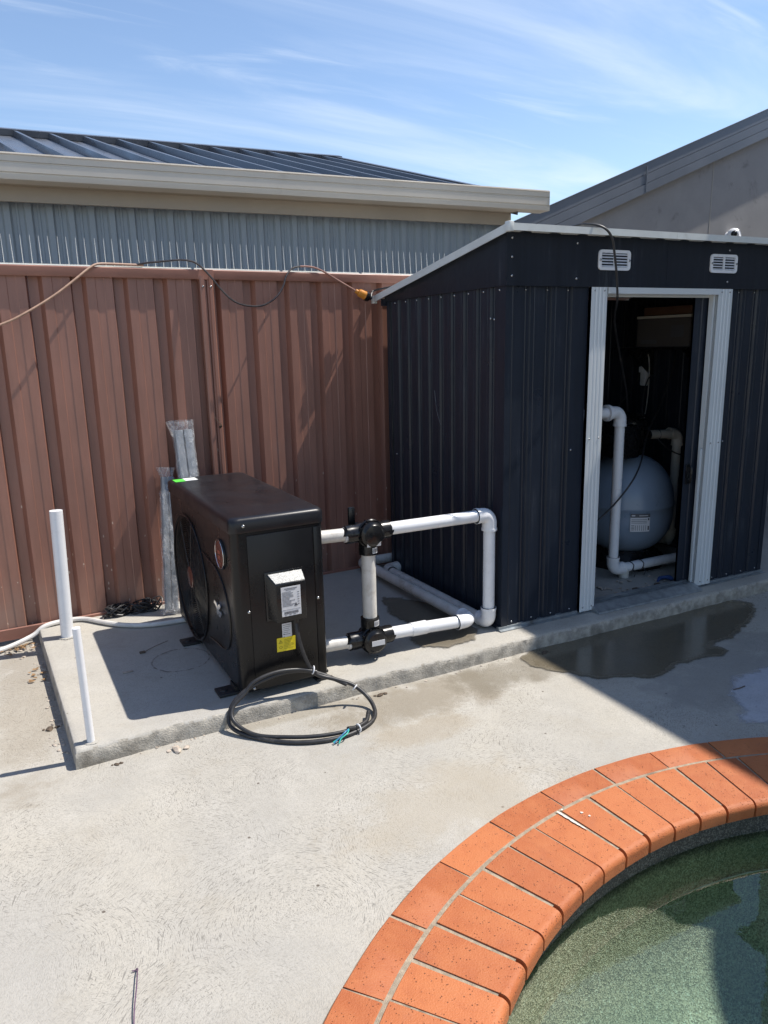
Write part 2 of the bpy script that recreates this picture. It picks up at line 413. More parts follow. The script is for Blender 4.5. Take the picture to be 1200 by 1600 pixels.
M_steel = mat('screw_steel', (.42, .42, .42), .28, metal=.9, var=.1, vs=60)
M_chrome = mat('chrome_badge', (.72, .72, .73), .18, metal=1, var=.05)
M_label = mat('white_label', (.62, .62, .63), .45, var=.04, vs=30)
M_ink = mat('label_ink', (.09, .09, .10), .6, var=.1)
M_yellow = mat('yellow_label', (.72, .58, .02), .45, var=.06, vs=20)
M_yink = mat('yellow_label_ink', (.30, .25, .02), .6, var=.1)
M_green = mat('green_sticker', (.10, .62, .06), .4, var=.05)
M_wstick = mat('white_sticker', (.78, .80, .78), .4, var=.03)
def mat_speckle():
    m, n, l, p = new_mat('speckled_pale_grey'); tcn = n.new('ShaderNodeTexCoord')
    f = noise(n, l, tcn.outputs['Object'], 330, 2, .6)
    l.new(mixc_(n, l, mrange(n, l, f, .42, .6), (.13, .135, .13), (.46, .47, .46)), p.inputs['Base Color'])
    p.inputs['Roughness'].default_value = .45; return m
M_speckle = mat_speckle()  # pale grey speckle for the sloped top of the terminal cover
M_orange = mat('amber_plug_plastic', (.55, .22, .03), .25, var=.1)
M_beige = mat('beige_cord', (.42, .27, .19), .45, var=.12, vs=30)
M_browncord = mat('dark_brown_cord', (.03, .024, .024), .35, var=.2, vs=30)
M_tank = mat('tank_blue_grey', (.22, .28, .36), .36, var=.08, vs=3, dirt=(.10, .12, .14), dlo=.62, dhi=.85)
M_carton = mat('pale_carton', (.09, .082, .078), .7, var=.1, vs=10)
M_brown = mat('brown_carton', (.12, .06, .035), .7, var=.15, vs=10)
M_cream = mat('cream_gutter_paint', (.60, .545, .46), .38, var=.05, vs=2, dirt=(.30, .25, .19), dscale=5, dlo=.62, dhi=.85)
M_creamf = mat('cream_fascia_paint', (.40, .34, .265), .45, var=.06, vs=2)
M_bluewall = mat('blue_grey_cladding', (.31, .36, .40), .42, var=.04, streak=(2, 2, .6), vs=2)
M_roofdark = mat('charcoal_roof', (.095, .103, .12), .27, metal=.1, var=.15, vs=2, streak=(4, .6, 1))
M_gable = mat('grey_render', (.31, .30, .295), .8, var=.08, vs=2.2, bump=.25, bs=60, dirt=(.17, .16, .155), dscale=3)
M_barge = mat('slate_barge_paint', (.16, .175, .20), .42, var=.06, vs=2)
M_housewall = mat('house_render', (.36, .34, .31), .8, var=.08, vs=2, bump=.3, bs=50)
M_glass_dark = mat('window_glass', (.02, .025, .03), .06, var=.05)
M_dirt = mat('dirt_crumbs', (.09, .065, .045), .9, var=.4, vs=30)
M_stone = mat('pale_rubble', (.40, .34, .28), .9, var=.35, vs=25)
M_leaf = mat('dry_leaf', (.22, .13, .06), .8, var=.35, vs=40)
M_blue = mat('blue_rag', (.04, .08, .22), .8, var=.3, vs=50)
M_teal = mat('teal_wire', (.05, .45, .38), .35, var=.1)
M_bluewire = mat('blue_wire', (.06, .22, .42), .35, var=.1)
M_hose = mat('milky_hose', (.62, .60, .57), .3, var=.08, vs=18)
M_packgrey = mat('grey_wrapped_post', (.17, .185, .205), .5, var=.2, vs=10)
M_red = mat('display_red', (.085, .020, .014), .2, var=.2, vs=40)
def mat_film(name, tintc, opac=.42):
    m, n, l, p = new_mat(name); tcn = n.new('ShaderNodeTexCoord'); v = tcn.outputs['Object']
    p.inputs['Base Color'].default_value = (*tintc, 1); p.inputs['Roughness'].default_value = .16
    mp = n.new('ShaderNodeMapping'); mp.inputs['Scale'].default_value = (1.4, 1.4, .55); l.new(v, mp.inputs[0])
    f = noise(n, l, mp.outputs[0], 24, 6, .6, 1.4)
    bump_(n, l, p, f, .9, .02)
    tr = n.new('ShaderNodeBsdfTransparent'); ms = n.new('ShaderNodeMixShader')
    l.new(mrange(n, l, f, .45, .7, opac * .55, min(1, opac * 1.7)), ms.inputs[0]); l.new(tr.outputs[0], ms.inputs[1]); l.new(p.outputs[0], ms.inputs[2])
    l.new(ms.outputs[0], n['Material Output'].inputs['Surface']); return m
M_film = mat_film('clear_plastic_film', (.74, .75, .77), .26)
def mat_clear():
    m, n, l, p = new_mat('clear_polycarbonate')
    p.inputs['Base Color'].default_value = (.80, .80, .74, 1); p.inputs['Roughness'].default_value = .2
    tr = n.new('ShaderNodeBsdfTransparent'); ms = n.new('ShaderNodeMixShader'); ms.inputs[0].default_value = .8
    l.new(tr.outputs[0], ms.inputs[1]); l.new(p.outputs[0], ms.inputs[2]); l.new(ms.outputs[0], n['Material Output'].inputs['Surface']); return m
M_clear = mat_clear()
def mat_water():
    m, n, l, p = new_mat('pool_water'); tcn = n.new('ShaderNodeTexCoord'); v = tcn.outputs['Object']
    gl = n.new('ShaderNodeBsdfGlossy'); gl.inputs['Roughness'].default_value = .015; gl.inputs['Color'].default_value = (1, 1, 1, 1)
    tr = n.new('ShaderNodeBsdfTransparent'); tr.inputs['Color'].default_value = (.97, .99, .98, 1)
    va = n.new('ShaderNodeVolumeAbsorption'); va.inputs['Color'].default_value = (.38, .70, .62, 1); va.inputs['Density'].default_value = .85; l.new(va.outputs[0], n['Material Output'].inputs['Volume'])
    fr = n.new('ShaderNodeFresnel'); fr.inputs['IOR'].default_value = 1.5
    b = n.new('ShaderNodeBump'); b.inputs['Strength'].default_value = .025; b.inputs['Distance'].default_value = .01
    h = math_(n, l, 'ADD', noise(n, l, v, 9, 3, .5, .5), math_(n, l, 'MULTIPLY', noise(n, l, v, 30, 2), .2))
    l.new(h, b.inputs['Height']); l.new(b.outputs[0], gl.inputs['Normal']); l.new(b.outputs[0], fr.inputs['Normal'])
    ms = n.new('ShaderNodeMixShader'); l.new(fr.outputs[0], ms.inputs[0]); l.new(tr.outputs[0], ms.inputs[1]); l.new(gl.outputs[0], ms.inputs[2])
    l.new(ms.outputs[0], n['Material Output'].inputs['Surface']); return m
M_water = mat_water()
def mat_pebble():
    m, n, l, p = new_mat('pebblecrete'); tcn = n.new('ShaderNodeTexCoord'); v = tcn.outputs['Object']
    vo = n.new('ShaderNodeTexVoronoi'); vo.inputs['Scale'].default_value = 240; l.new(v, vo.inputs['Vector'])
    sx = n.new('ShaderNodeSeparateXYZ'); l.new(vo.outputs['Color'], sx.inputs[0])
    c = mixc_(n, l, mrange(n, l, sx.outputs[0], .1, .9), (.21, .20, .145), (.48, .45, .33))
    c = mixc_(n, l, mrange(n, l, sx.outputs[1], .84, .96), c, (.56, .57, .46))
    c = mixc_(n, l, mrange(n, l, noise(n, l, v, 3, 5), .35, .7, 0, .35), c, (.06, .10, .075))
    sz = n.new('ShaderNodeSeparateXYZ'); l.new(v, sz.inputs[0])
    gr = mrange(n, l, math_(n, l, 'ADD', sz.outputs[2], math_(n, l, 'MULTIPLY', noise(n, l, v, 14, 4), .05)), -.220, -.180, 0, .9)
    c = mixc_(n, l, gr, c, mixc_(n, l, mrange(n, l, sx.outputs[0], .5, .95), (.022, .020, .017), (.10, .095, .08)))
    l.new(c, p.inputs['Base Color']); p.inputs['Roughness'].default_value = .7
    bump_(n, l, p, vo.outputs['Distance'], .5, .003); return m
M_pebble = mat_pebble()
M_paleline = mat('pool_line_pale', (.55, .58, .50), .7, var=.2, vs=30)
# ------------------------------------------------------------------ ground and plinth
GZ = -.07
PC = Vector((-.357, -2.845)); R_IN, R_MID, R_OUT = 1.40, 1.655, 1.768
bm = B(); NA = 180; rings = []
radii = [R_OUT + .002, 1.82, 1.95, 2.2, 2.7, 3.5, 5, 8, 14, 30, 80, 250, 700]
for ri, r in enumerate(radii):
    ring = []
    for k in range(NA):
        a = 2 * pi * k / NA; rr = r + (random.uniform(-.003, .003) if ri == 0 else 0)
        ring.append(bm.verts.new((PC.x + rr * cos(a), PC.y + rr * sin(a), GZ)))
    rings.append(ring)
for A, Bq in zip(rings, rings[1:]):
    for k in range(NA): bm.faces.new((A[k], A[(k + 1) % NA], Bq[(k + 1) % NA], Bq[k]))
skirt = [bm.verts.new((v.co.x, v.co.y, GZ - .08)) for v in rings[0]]
for k in range(NA): bm.faces.new((rings[0][k], skirt[k], skirt[(k + 1) % NA], rings[0][(k + 1) % NA]))
obj('ground', bm, M_deck, kind='structure', label='swirl trowelled pale concrete paving around the pool', smooth=0)

# raised plinth: rows across x, worn rounded front edge and left edge
from mathutils import noise as mn
bm = B()
def sl_left(y): return -1.978 - .056 * (y + .17)
prof = [(-.182, GZ - .02), (-.180, GZ + .012), (-.179, -.030), (-.176, -.010), (-.170, -.003), (-.162, 0.0), (-.10, 0.0)]
ys = [0.05 * i for i in range(0, 31)]
nx = 260; X1 = 2.58; cols = []
for i in range(nx + 1):
    t = i / nx; colv = []
    for j, (py, pz) in enumerate(prof + [(y_, 0.0) for y_ in ys]):
        xx0 = sl_left(py); x = xx0 + (X1 - xx0) * t
        w = mn.noise(Vector((x * 2.3, 1.7, 0))) * .010 + mn.noise(Vector((x * 14, 5.7, 0))) * .0045
        bow = max(0, (-1.25 - x)) ** 2 * .062 - .010 - .014 * max(0, x + 1.2)
        y = py + (w - bow if j < len(prof) else 0)
        z = pz
        if j in (2, 3, 4): z += mn.noise(Vector((x * 22, j * .8, 3.1))) * .006; y += mn.noise(Vector((x * 30, j, 9.1))) * .005
        if j >= len(prof): z += mn.noise(Vector((x * 1.6, y * 1.6, 0))) * .0025 - .001
        colv.append((x, y, z))
    cols.append(colv)
# left edge roll-off
first = cols[0]
def offs(c, dx, zf): return [(x + dx, y, (zf if z > zf else z)) for x, y, z in c]
cols = [offs(first, -.012, GZ - .02), offs(first, -.011, -.045), offs(first, -.008, -.014), offs(first, -.004, -.003)] + cols
V = [[bm.verts.new(p) for p in c] for c in cols]
for a, b in zip(V, V[1:]):
    for k in range(len(a) - 1): bm.faces.new((a[k], b[k], b[k + 1], a[k + 1]))
bm.faces.ensure_lookup_table()
bm.normal_update()
for f in bm.faces:
    if abs(f.normal.z) < .6: f.material_index = 1
obj('concrete_plinth', bm, [M_slab, M_slabedge], kind='structure', label='raised concrete plinth with a worn rounded front edge', smooth=50)

def sheet_patch(name, pts, z, m, jit, lab, cat, n=7, cell=.016):
    P = [(x, y) for x, y in pts]; np_ = len(P)
    def sd(x, y):
        best = 1e9; ins = False
        for i in range(np_):
            ax, ay = P[i]; bx_, by_ = P[(i + 1) % np_]; ex, ey = bx_ - ax, by_ - ay
            t = max(0, min(1, ((x - ax) * ex + (y - ay) * ey) / (ex * ex + ey * ey))); d = (x - ax - t * ex) ** 2 + (y - ay - t * ey) ** 2
            if d < best: best = d
            if (ay > y) != (by_ > y) and x < (bx_ - ax) * (y - ay) / (by_ - ay) + ax: ins = not ins
        return sqrt(best) * (1 if ins else -1)
    x0 = min(p[0] for p in P) - .06; x1 = max(p[0] for p in P) + .06; y0 = min(p[1] for p in P) - .06; y1 = max(p[1] for p in P) + .06
    nx_ = int((x1 - x0) / cell) + 1; ny_ = int((y1 - y0) / cell) + 1
    G = [[(x0 + (x1 - x0) * i / nx_, y0 + (y1 - y0) * j / ny_) for j in range(ny_ + 1)] for i in range(nx_ + 1)]
    D = [[sd(*p) for p in r] for r in G]
    idx = {}; vs = []; ds = []; fs = []
    def vid(i, j):
        if (i, j) not in idx: idx[(i, j)] = len(vs); vs.append((*G[i][j], z)); ds.append(D[i][j])
        return idx[(i, j)]
    for i in range(nx_):
        for j in range(ny_):
            if max(D[i][j], D[i + 1][j], D[i + 1][j + 1], D[i][j + 1]) > -.05:
                fs.append((vid(i, j), vid(i + 1, j), vid(i + 1, j + 1), vid(i, j + 1)))
    me = bpy.data.meshes.new(name); me.from_pydata(vs, [], fs)
    at = me.attributes.new('edge_distance', 'FLOAT', 'POINT'); at.data.foreach_set('value', ds)
    return obj(name, me, m, label=lab, cat=cat)
def soft_edge(m, a, b, amt=1.0, wob=.05, rough=None):
    n = m.node_tree.nodes; l = m.node_tree.links; p = n['Principled BSDF']
    at = n.new('ShaderNodeAttribute'); at.attribute_name = 'edge_distance'; tcn = n.new('ShaderNodeTexCoord'); v = tcn.outputs['Object']
    w = math_(n, l, 'ADD', math_(n, l, 'MULTIPLY', math_(n, l, 'SUBTRACT', noise(n, l, v, 13, 6, .65), .5), wob * 2), math_(n, l, 'MULTIPLY', math_(n, l, 'SUBTRACT', noise(n, l, v, 70, 4, .7), .5), wob * .5))
    d = math_(n, l, 'ADD', at.outputs['Fac'], w)
    f = mrange(n, l, d, a, b, 0, amt)
    if rough: l.new(mrange(n, l, d, a, b + .03, rough[0], rough[1]), p.inputs['Roughness'])
    tr = n.new('ShaderNodeBsdfTransparent'); ms = n.new('ShaderNodeMixShader'); l.new(f, ms.inputs[0]); l.new(tr.outputs[0], ms.inputs[1]); l.new(p.outputs[0], ms.inputs[2])
    l.new(ms.outputs[0], n['Material Output'].inputs['Surface'])
soft_edge(M_wet, -.012, .008, .97, .045, (.7, .10)); soft_edge(M_damp, -.012, .012, .95, .04, (.8, .35)); soft_edge(M_pale, -.025, .02, .75, .05)
sheet_patch('puddle', [(-.02, -.185), (.172, -.12), (.406, -.10), (.668, -.10), (.969, -.10), (1.243, -.095), (1.500, -.13), (1.549, -.215), (1.46, -.31), (1.372, -.371), (1.153, -.455), (1.034, -.512), (.93, -.50), (.849, -.536), (.90, -.58), (.82, -.64), (.735, -.60), (.635, -.611), (.54, -.60), (.457, -.644), (.356, -.648), (.243, -.571), (.127, -.536), (.072, -.431), (.03, -.392), (-.029, -.281)],
            GZ + .004, M_wet, .03, 'thin sheet of water drying on the paving in front of the shed door', 'puddle')
sheet_patch('wet_patch', [(-.298, .732), (-.219, .66), (-.101, .479), (-.067, .269), (-.106, .058), (-.187, -.037), (-.342, -.055), (-.447, .004), (-.456, .115), (-.356, .199), (-.357, .298), (-.381, .469)],
            .0045, M_damp, .035, 'dark damp patch on the plinth beneath the white pipes', 'wet patch')
sheet_patch('pale_patch', [(.555, -.885), (.661, -.831), (.771, -.826), (.95, -.80), (1.3, -.95), (1.2, -1.15), (.9, -1.22), (.60, -1.18), (.447, -1.148), (.351, -1.095), (.46, -1.038), (.50, -.95)],
            GZ + .004, M_pale, .03, 'pale bluish dried cement patch on shaded paving beside the brick coping', 'cement patch')

# ------------------------------------------------------------------ pool
pool = emp('swimming_pool', (PC.x, PC.y, 0), label='round swimming pool edge with orange brick coping and pebble lining', cat='pool')
TOP = -.060
def arc_solid(ra, rb, th, prof, n):
    """prof: closed outline [(r, z)] swept over +-th/2"""
    bm = B(); rr = []
    for k in range(n + 1):
        a = -th / 2 + th * k / n
        rr.append([bm.verts.new((r * cos(a), r * sin(a), z)) for r, z in prof])
    m_ = len(prof)
    for A, Bq in zip(rr, rr[1:]):
        for k in range(m_): bm.faces.new((A[k], A[(k + 1) % m_], Bq[(k + 1) % m_], Bq[k]))
    bm.faces.new(rr[0]); bm.faces.new(rr[-1])
    return bm
bull = [(R_MID - .006, -.05), (R_MID - .006, -.002), (R_MID - .008, 0), (R_IN + .021, 0)]
for k in range(1, 9):
    a = pi / 2 * k / 8; bull.append((R_IN + .021 - .021 * sin(a), -.020 + .020 * cos(a)))
bull += [(R_IN + .001, -.050), (R_IN + .006, -.055), (R_MID - .006, -.055)]
INN = 4.36; gapi = .0100
inner_meshes = []
for s in range(4):
    bmv = arc_solid(0, 0, radians(INN) - gapi / 1.5, bull, 3)
    es = [e for e in bmv.edges if abs(sum((v.co.xy.angle_signed(Vector((1, 0))) if v.co.xy.length else 0) for v in e.verts)) / 2 > radians(INN) / 2 * .97 - .003 and all(v.co.z > -.03 for v in e.verts) and len(e.link_faces) == 2 and e.calc_face_angle(0) > .7]
    bmesh.ops.bevel(bmv, geom=es, offset=.0028, segments=2, profile=.5, affect='EDGES')
    for v in bmv.verts: v.co += Vector((mn.noise(v.co * 9 + Vector((s * 7, 0, 0))) * .0016, mn.noise(v.co * 11 + Vector((0, s * 5, 0))) * .0016, mn.noise(v.co * 8 + Vector((s * 3, 3, 0))) * .0014))
    me = mesh(bmv, 'coping_brick', 40); me.materials.append(M_brick); inner_meshes.append(me)
flat = [(R_OUT - .001, -.05), (R_OUT - .001, -.003), (R_OUT - .004, 0), (R_MID + .010, 0), (R_MID + .0065, -.003), (R_MID + .0065, -.05)]
outer_meshes = []
for s in range(3):
    bmv = arc_solid(0, 0, radians(8.02) - .0085 / 1.71, flat, 5)
    for v in bmv.verts: v.co += Vector((mn.noise(v.co * 9 + Vector((s * 7, 9, 0))) * .002, mn.noise(v.co * 11 + Vector((4, s * 5, 0))) * .002, mn.noise(v.co * 8 + Vector((s * 3, 8, 0))) * .0016))
    me = mesh(bmv, 'outer_brick', 40); me.materials.append(M_brick); outer_meshes.append(me)
a = 130.1 + INN / 2 + INN * 14
nin = 82; step = 360 / nin
for k in range(nin):
    ang = 130.1 - 4.352 / 2 - step * (k - 10) * (4.352 / step if 0 else 1)
    o = obj('coping_brick', random.choice(inner_meshes), None, pool, loc=(0, 0, TOP + random.uniform(-.0012, .0012)), rot=(0, 0, radians(ang + random.uniform(-.08, .08))))
nout = 45
for k in range(nout):
    ang = 130.4 - 4.0 - 8.0 * k
    obj('outer_brick', random.choice(outer_meshes), None, pool, loc=(0, 0, TOP - .001 + random.uniform(-.0012, .0012)), rot=(0, 0, radians(ang + random.uniform(-.08, .08))))
bm = B()
gp = [(R_OUT, -.065), (R_OUT, -.006), (R_MID, -.0035), (R_IN + .030, -.004), (R_IN + .030, -.065)]
rr = [[bm.verts.new((r * cos(2 * pi * k / 120), r * sin(2 * pi * k / 120), z)) for r, z in gp] for k in range(120)]
for k in range(120):
    A = rr[k]; Bq = rr[(k + 1) % 120]
    for j in range(len(gp)): bm.faces.new((A[j], A[(j + 1) % 5], Bq[(j + 1) % 5], Bq[j]))
obj('grout_bed', bm, M_grout, pool, loc=(0, 0, TOP))
# lining
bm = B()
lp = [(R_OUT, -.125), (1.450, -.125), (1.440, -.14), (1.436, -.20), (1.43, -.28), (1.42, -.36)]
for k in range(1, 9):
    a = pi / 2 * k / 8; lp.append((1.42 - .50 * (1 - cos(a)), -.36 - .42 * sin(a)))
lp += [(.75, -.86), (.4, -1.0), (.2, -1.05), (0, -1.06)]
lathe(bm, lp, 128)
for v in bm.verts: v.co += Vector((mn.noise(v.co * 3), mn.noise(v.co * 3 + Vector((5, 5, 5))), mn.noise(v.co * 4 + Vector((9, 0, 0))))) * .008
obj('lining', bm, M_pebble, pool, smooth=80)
bm = B(); tube(bm, [(1.416 * cos(radians(t)), 1.416 * sin(radians(t)), -.335 + .003 * sin(t * .35)) for t in range(60, 89, 1)], [(.0012 + .0016 * abs(sin(t * .8))) * min(1, (89 - t) / 6 + .05) for t in range(60, 89, 1)], 6)
obj('pale_line', bm, M_paleline, pool)  # thin pale line running around the pool wall
bm = B(); NW = 96
c0 = bm.verts.new((PC.x, PC.y, -.200)); rg = [bm.verts.new((PC.x + 1.462 * cos(2 * pi * k / NW), PC.y + 1.462 * sin(2 * pi * k / NW), -.200)) for k in range(NW)]
for k in range(NW): bm.faces.new((c0, rg[k], rg[(k + 1) % NW]))
rb = [bm.verts.new((PC.x + 1.50 * cos(2 * pi * k / NW), PC.y + 1.50 * sin(2 * pi * k / NW), -1.5)) for k in range(NW)]
for k in range(NW): bm.faces.new((rg[k], rb[k], rb[(k + 1) % NW], rg[(k + 1) % NW]))
bm.faces.new(rb[::-1])
for f in bm.faces: f.normal_update()
wme = bpy.data.meshes.new('pool_water'); bm.to_mesh(wme); bm.free()
obj('pool_water', wme, M_water, kind='structure', label='clear greenish pool water', smooth=0)

# ------------------------------------------------------------------ fence
fence = emp('steel_fence', (-1.045, 1.277, 0), rz=math.atan(.046), label='tall brown ribbed steel fence behind the heat pump with spikes along its rail', cat='fence')
def fprofile(n):
    pr = []
    for k in range(n):
        b = .2 * k
        pr += [(b, .036), (b + .045, .036), (b + .062, 0), (b + .104, 0), (b + .107, .002), (b + .145, .002), (b + .148, 0), (b + .188, 0), (b + .1995, .036)]
    return pr
def sheet_mesh(n, name, z0, z1):
    bm = B(); sheetmetal(bm, fprofile(n), z0, z1, .0012); me = mesh(bm, name, 20); me.materials.append(M_fence); return me
me4 = sheet_mesh(4, 'infill_sheet', -.03, 1.775)
bm = B(); sheetmetal(bm, fprofile(4) + [(.8, .036), (.845, .036)], -.03, 1.775, .0012); me4e = mesh(bm, 'infill_sheet', 20); me4e.materials.append(M_fence)
starts = [.017 + .8 * k for k in range(3)] + [2.51 + .8 * k for k in range(3)]
starts += [-.063 - .8 * (k + 1) for k in range(3)] + [-2.55 - .8 * (k + 1) for k in range(3)] + [-5.04 - .8 * (k + 1) for k in range(3)]
for s in starts: obj('infill_sheet', me4e if abs(s + .863) < .01 or abs(s + 3.35) < .01 or abs(s - 1.617) < .01 else me4, None, fence, loc=(s, random.uniform(-.001, .001), 0))
bm = B(); pp = [(-.036, .004), (-.036, -.022), (-.030, -.026), (-.014, -.026), (-.010, -.018), (-.004, -.018), (-.002, -.006), (.002, -.006), (.004, -.018), (.012, -.018), (.016, -.026), (.030, -.026), (.036, -.022), (.036, .004), (.030, .052), (-.030, .052)]
prism(bm, pp, 2, -.07, 1.775); mpost = mesh(bm, 'post', 25); mpost.materials.append(M_fence)
bm = B(); prism(bm, [(-.043, -.030), (.040, -.030), (.040, .052), (-.043, .052)], 2, 1.742, 1.812); mcap = mesh(bm, 'post_bracket', 0); mcap.materials.append(M_fencerail)
bm = B(); lathe(bm, [(0, .004), (.005, .003), (.0065, 0)], 8); msc = mesh(bm, 'screw', 60); msc.materials.append(M_steel)
for px_ in (0, 2.465, 4.96, -2.512, -5.0, -7.46):
    po = obj('post', mpost, None, fence, loc=(px_, 0, 0))
    for sx_ in (-.020, .022):
        obj('screw', msc, None, po, loc=(sx_, -.0265, 1.72), rot=(radians(90), 0, 0))
for (xa, xb) in ((-7.42, -5.04), (-4.96, -2.552), (-2.472, -.040), (.040, 2.425), (2.505, 4.92)):
    bm = B(); prism(bm, [(-.020, 1.762), (-.018, 1.757), (-.014, 1.757), (-.0135, 1.764), (.040, 1.764), (.043, 1.76), (.045, 1.762), (.045, 1.803), (.041, 1.806), (-.016, 1.806), (-.020, 1.802)], 0, xa, xb)
    obj('top_rail', bm, M_fencerail, fence, smooth=25)
    bm = B(); prism(bm, [(-.012, -.045), (-.012, .012), (-.008, .016), (-.005, .016), (-.005, -.045)], 0, xa, xb)
    obj('bottom_rail', bm, M_fencerail, fence, smooth=25)
for px_ in (0, 2.465, 4.96, -2.512, -5.0):
    bm = B(); box(bm, (px_ - .041, -.0235, 1.7545), (px_ + .041, .047, 1.808), .002, 1); obj('rail_joiner', bm, M_fencerail, fence)
# wire tie on the post
bm = B(); tube(bm, smooth_path([(.020, -.040, .985), (.004, -.05, 1.0), (-.012, -.045, 1.022), (-.014, -.03, 1.028)], 5), .0016, 6)
tube(bm, smooth_path([(.020, -.040, .985), (.024, -.035, .975), (.016, -.03, .965), (.01, -.045, .975), (.022, -.05, .98)], 5), .0035, 6)
obj('wire_tie', bm, M_dirt, fence)

# spike strips on the rail
bm = B(); tube(bm, [(0, 0, 0), (0, .004, .065), (0, .007, .132)], [.0016, .0014, .0008], 5); spk = mesh(bm, 'spike', 60); spk.materials.append(M_clear)
bm = B(); box(bm, (0, -.012, 0), (.488, .012, .004), .0015, 1); box(bm, (.004, -.006, .004), (.484, .006, .009)); sbase = mesh(bm, 'base_strip', 30); sbase.materials.append(M_clear)
th = math.atan(.046); xs = -3.08; i = 0
strip_words = ['far left strip of clear spikes on the fence rail before the picture edge', 'strip of clear spikes on the fence rail at the left picture edge', 'strip of clear spikes on the rail where the beige cord comes over', 'strip of clear spikes under the high loop of dark cord, left of the fence post', 'strip of clear spikes on the rail directly above the fence post', 'strip of clear spikes on the rail above the low hanging loop of cord', 'strip of clear spikes where the cord climbs back over, left of the amber plug', 'strip of clear spikes on the rail above the amber plug', 'strip of clear spikes on the rail hidden partly by the shed roof corner', 'strip of clear spikes on the rail behind the shed roof']
while i < 10:
    xl = -2.6 + .5 * i
    st = emp('spike_strip', (xl * 1.0, 1.325 + .046 * xl + .012, 1.8075), rz=th, label=strip_words[i], cat='bird spikes', group='clear spike strips along the fence rail')
    obj('base_strip', sbase, None, st)
    for k in range(12):
        obj('spike', spk, None, st, loc=(.018 + .041 * k, 0, .007), rot=(random.uniform(-.06, .03), random.uniform(-.03, .03), 0))
    i += 1

# ------------------------------------------------------------------ neighbour's building
GA = -math.atan(.045)
nb = emp('neighbour_shed', (-1.942, 2.2, 0), rz=GA, label='long blue grey ribbed metal building with cream gutter and charcoal roof behind the fence', cat='building')
XR = 3.78
def nbprof(n, p=.1225):
    pr = []
    for k in range(n):
        b = p * k
        pr += [(b, 0), (b + .034, 0), (b + .046, .024), (b + .066, .024), (b + .070, .019), (b + .082, .019), (b + .086, .024), (b + .110, .024)]
    return pr + [(p * n, 0)]
bm = B(); sheetmetal(bm, nbprof(6), -.1, 2.37, .001); mw = mesh(bm, 'wall_sheet', 20); mw.materials.append(M_bluewall)
for k in range(10): obj('wall_sheet', mw, None, nb, loc=(3.52 - .735 * (k + 1), .30, 0))
bm = B(); prism(bm, [(0, 0), (-.001, .128), (-.004, .137), (.002, .148), (.007, .148), (.005, .137), (.006, .105), (0.010, .101), (.010, .060), (.004, .055), (.004, .046)] , 0, 0, 1); bm.free()
# gutter profile (front face at d=0, out is -y), bottom z 2.370, top 2.517
gpf = [(.012, 2.372), (.002, 2.374), (0, 2.379), (-.002, 2.403), (.007, 2.406), (.007, 2.412), (-.001, 2.414), (-.001, 2.460), (.008, 2.463), (.008, 2.469), (.0, 2.472), (-.001, 2.504), (-.006, 2.510), (-.004, 2.518), (.004, 2.519), (.006, 2.512), (.006, 2.38), (.115, 2.376), (.115, 2.50), (.118, 2.50), (.118, 2.370)]
bm = B(); prism(bm, gpf, 0, -6, XR); obj('gutter', bm, M_cream, nb, smooth=25)
bm = B(); prism(bm, [(-.004, 2.372), (.118, 2.372), (.118, 2.50), (-.004, 2.513)], 0, XR + .0005, XR + .003); obj('gutter_end', bm, M_cream, nb, smooth=0)
bm = B(); box(bm, (-6, .19, 2.285), (3.56, .215, 2.3755)); box(bm, (-6, .1185, 2.372), (3.56, .2, 2.376)); obj('fascia_board', bm, M_creamf, nb)
bm = B(); box(bm, (3.50, .215, -.1), (3.545, .32, 2.33)); obj('corner_trim', bm, M_bluewall, nb)
bm = B(); box(bm, (3.50, .33, -.1), (3.52, 6, 2.5)); obj('end_wall', bm, M_bluewall, nb)
# roof in world space directions
rd = Vector((-.0908689, .95428852, .28473894)); gdv = Vector((1, -.045, 0)).normalized()
inv = Matrix.Rotation(-GA, 4, 'Z') @ Matrix.Translation((1.942, -2.2, 0))
P0 = Vector((1.61, 2.12, 2.447)); rn = gdv.cross(rd).normalized()
def RP(u, v, w=0): return inv @ (P0 + gdv * u + rd * v + rn * w)
LR = 3.02
bm = B()
for w_ in (0,):
    a_ = [RP(-9, 0), RP(0, 0), RP(0, LR), RP(-9, LR)]; b_ = [p - Vector((0, 0, .01)) for p in a_]
    va = [bm.verts.new(p) for p in a_]; vb = [bm.verts.new(p) for p in b_]
    bm.faces.new(va); bm.faces.new(vb)
    for k in range(4): bm.faces.new((va[k], va[(k + 1) % 4], vb[(k + 1) % 4], vb[k]))
obj('roof_pan', bm, M_roofdark, nb, smooth=0)
bm = B()
rp = [(-.024, 0.001), (-.015, .050), (.012, .050), (.020, .001)]
v00 = [bm.verts.new(RP(u, -.04, w * .02)) for u, w in rp]; v0 = [bm.verts.new(RP(u, .16, w)) for u, w in rp]; v1 = [bm.verts.new(RP(u, LR - .06, w)) for u, w in rp]
for k in range(3): bm.faces.new((v0[k], v0[k + 1], v1[k + 1], v1[k])); bm.faces.new((v00[k], v00[k + 1], v0[k + 1], v0[k]))
bm.faces.new(v00); bm.faces.new(v1)
mrib = mesh(bm, 'roof_rib', 20); mrib.materials.append(M_roofdark)
ud = (RP(1, 0) - RP(0, 0))
for k in range(24):
    obj('roof_rib', mrib, None, nb, loc=ud * (-.20 - .29 * k))
bm = B()
rc = [(-.09, .004), (-.09, .058), (-.005, .062), (.0, .058), (.0, 0.0)]
v0 = [bm.verts.new(RP(-9, LR + v_, w)) for v_, w in rc]; v1 = [bm.verts.new(RP(.02, LR + v_, w)) for v_, w in rc]
for k in range(4): bm.faces.new((v0[k], v0[k + 1], v1[k + 1], v1[k]))
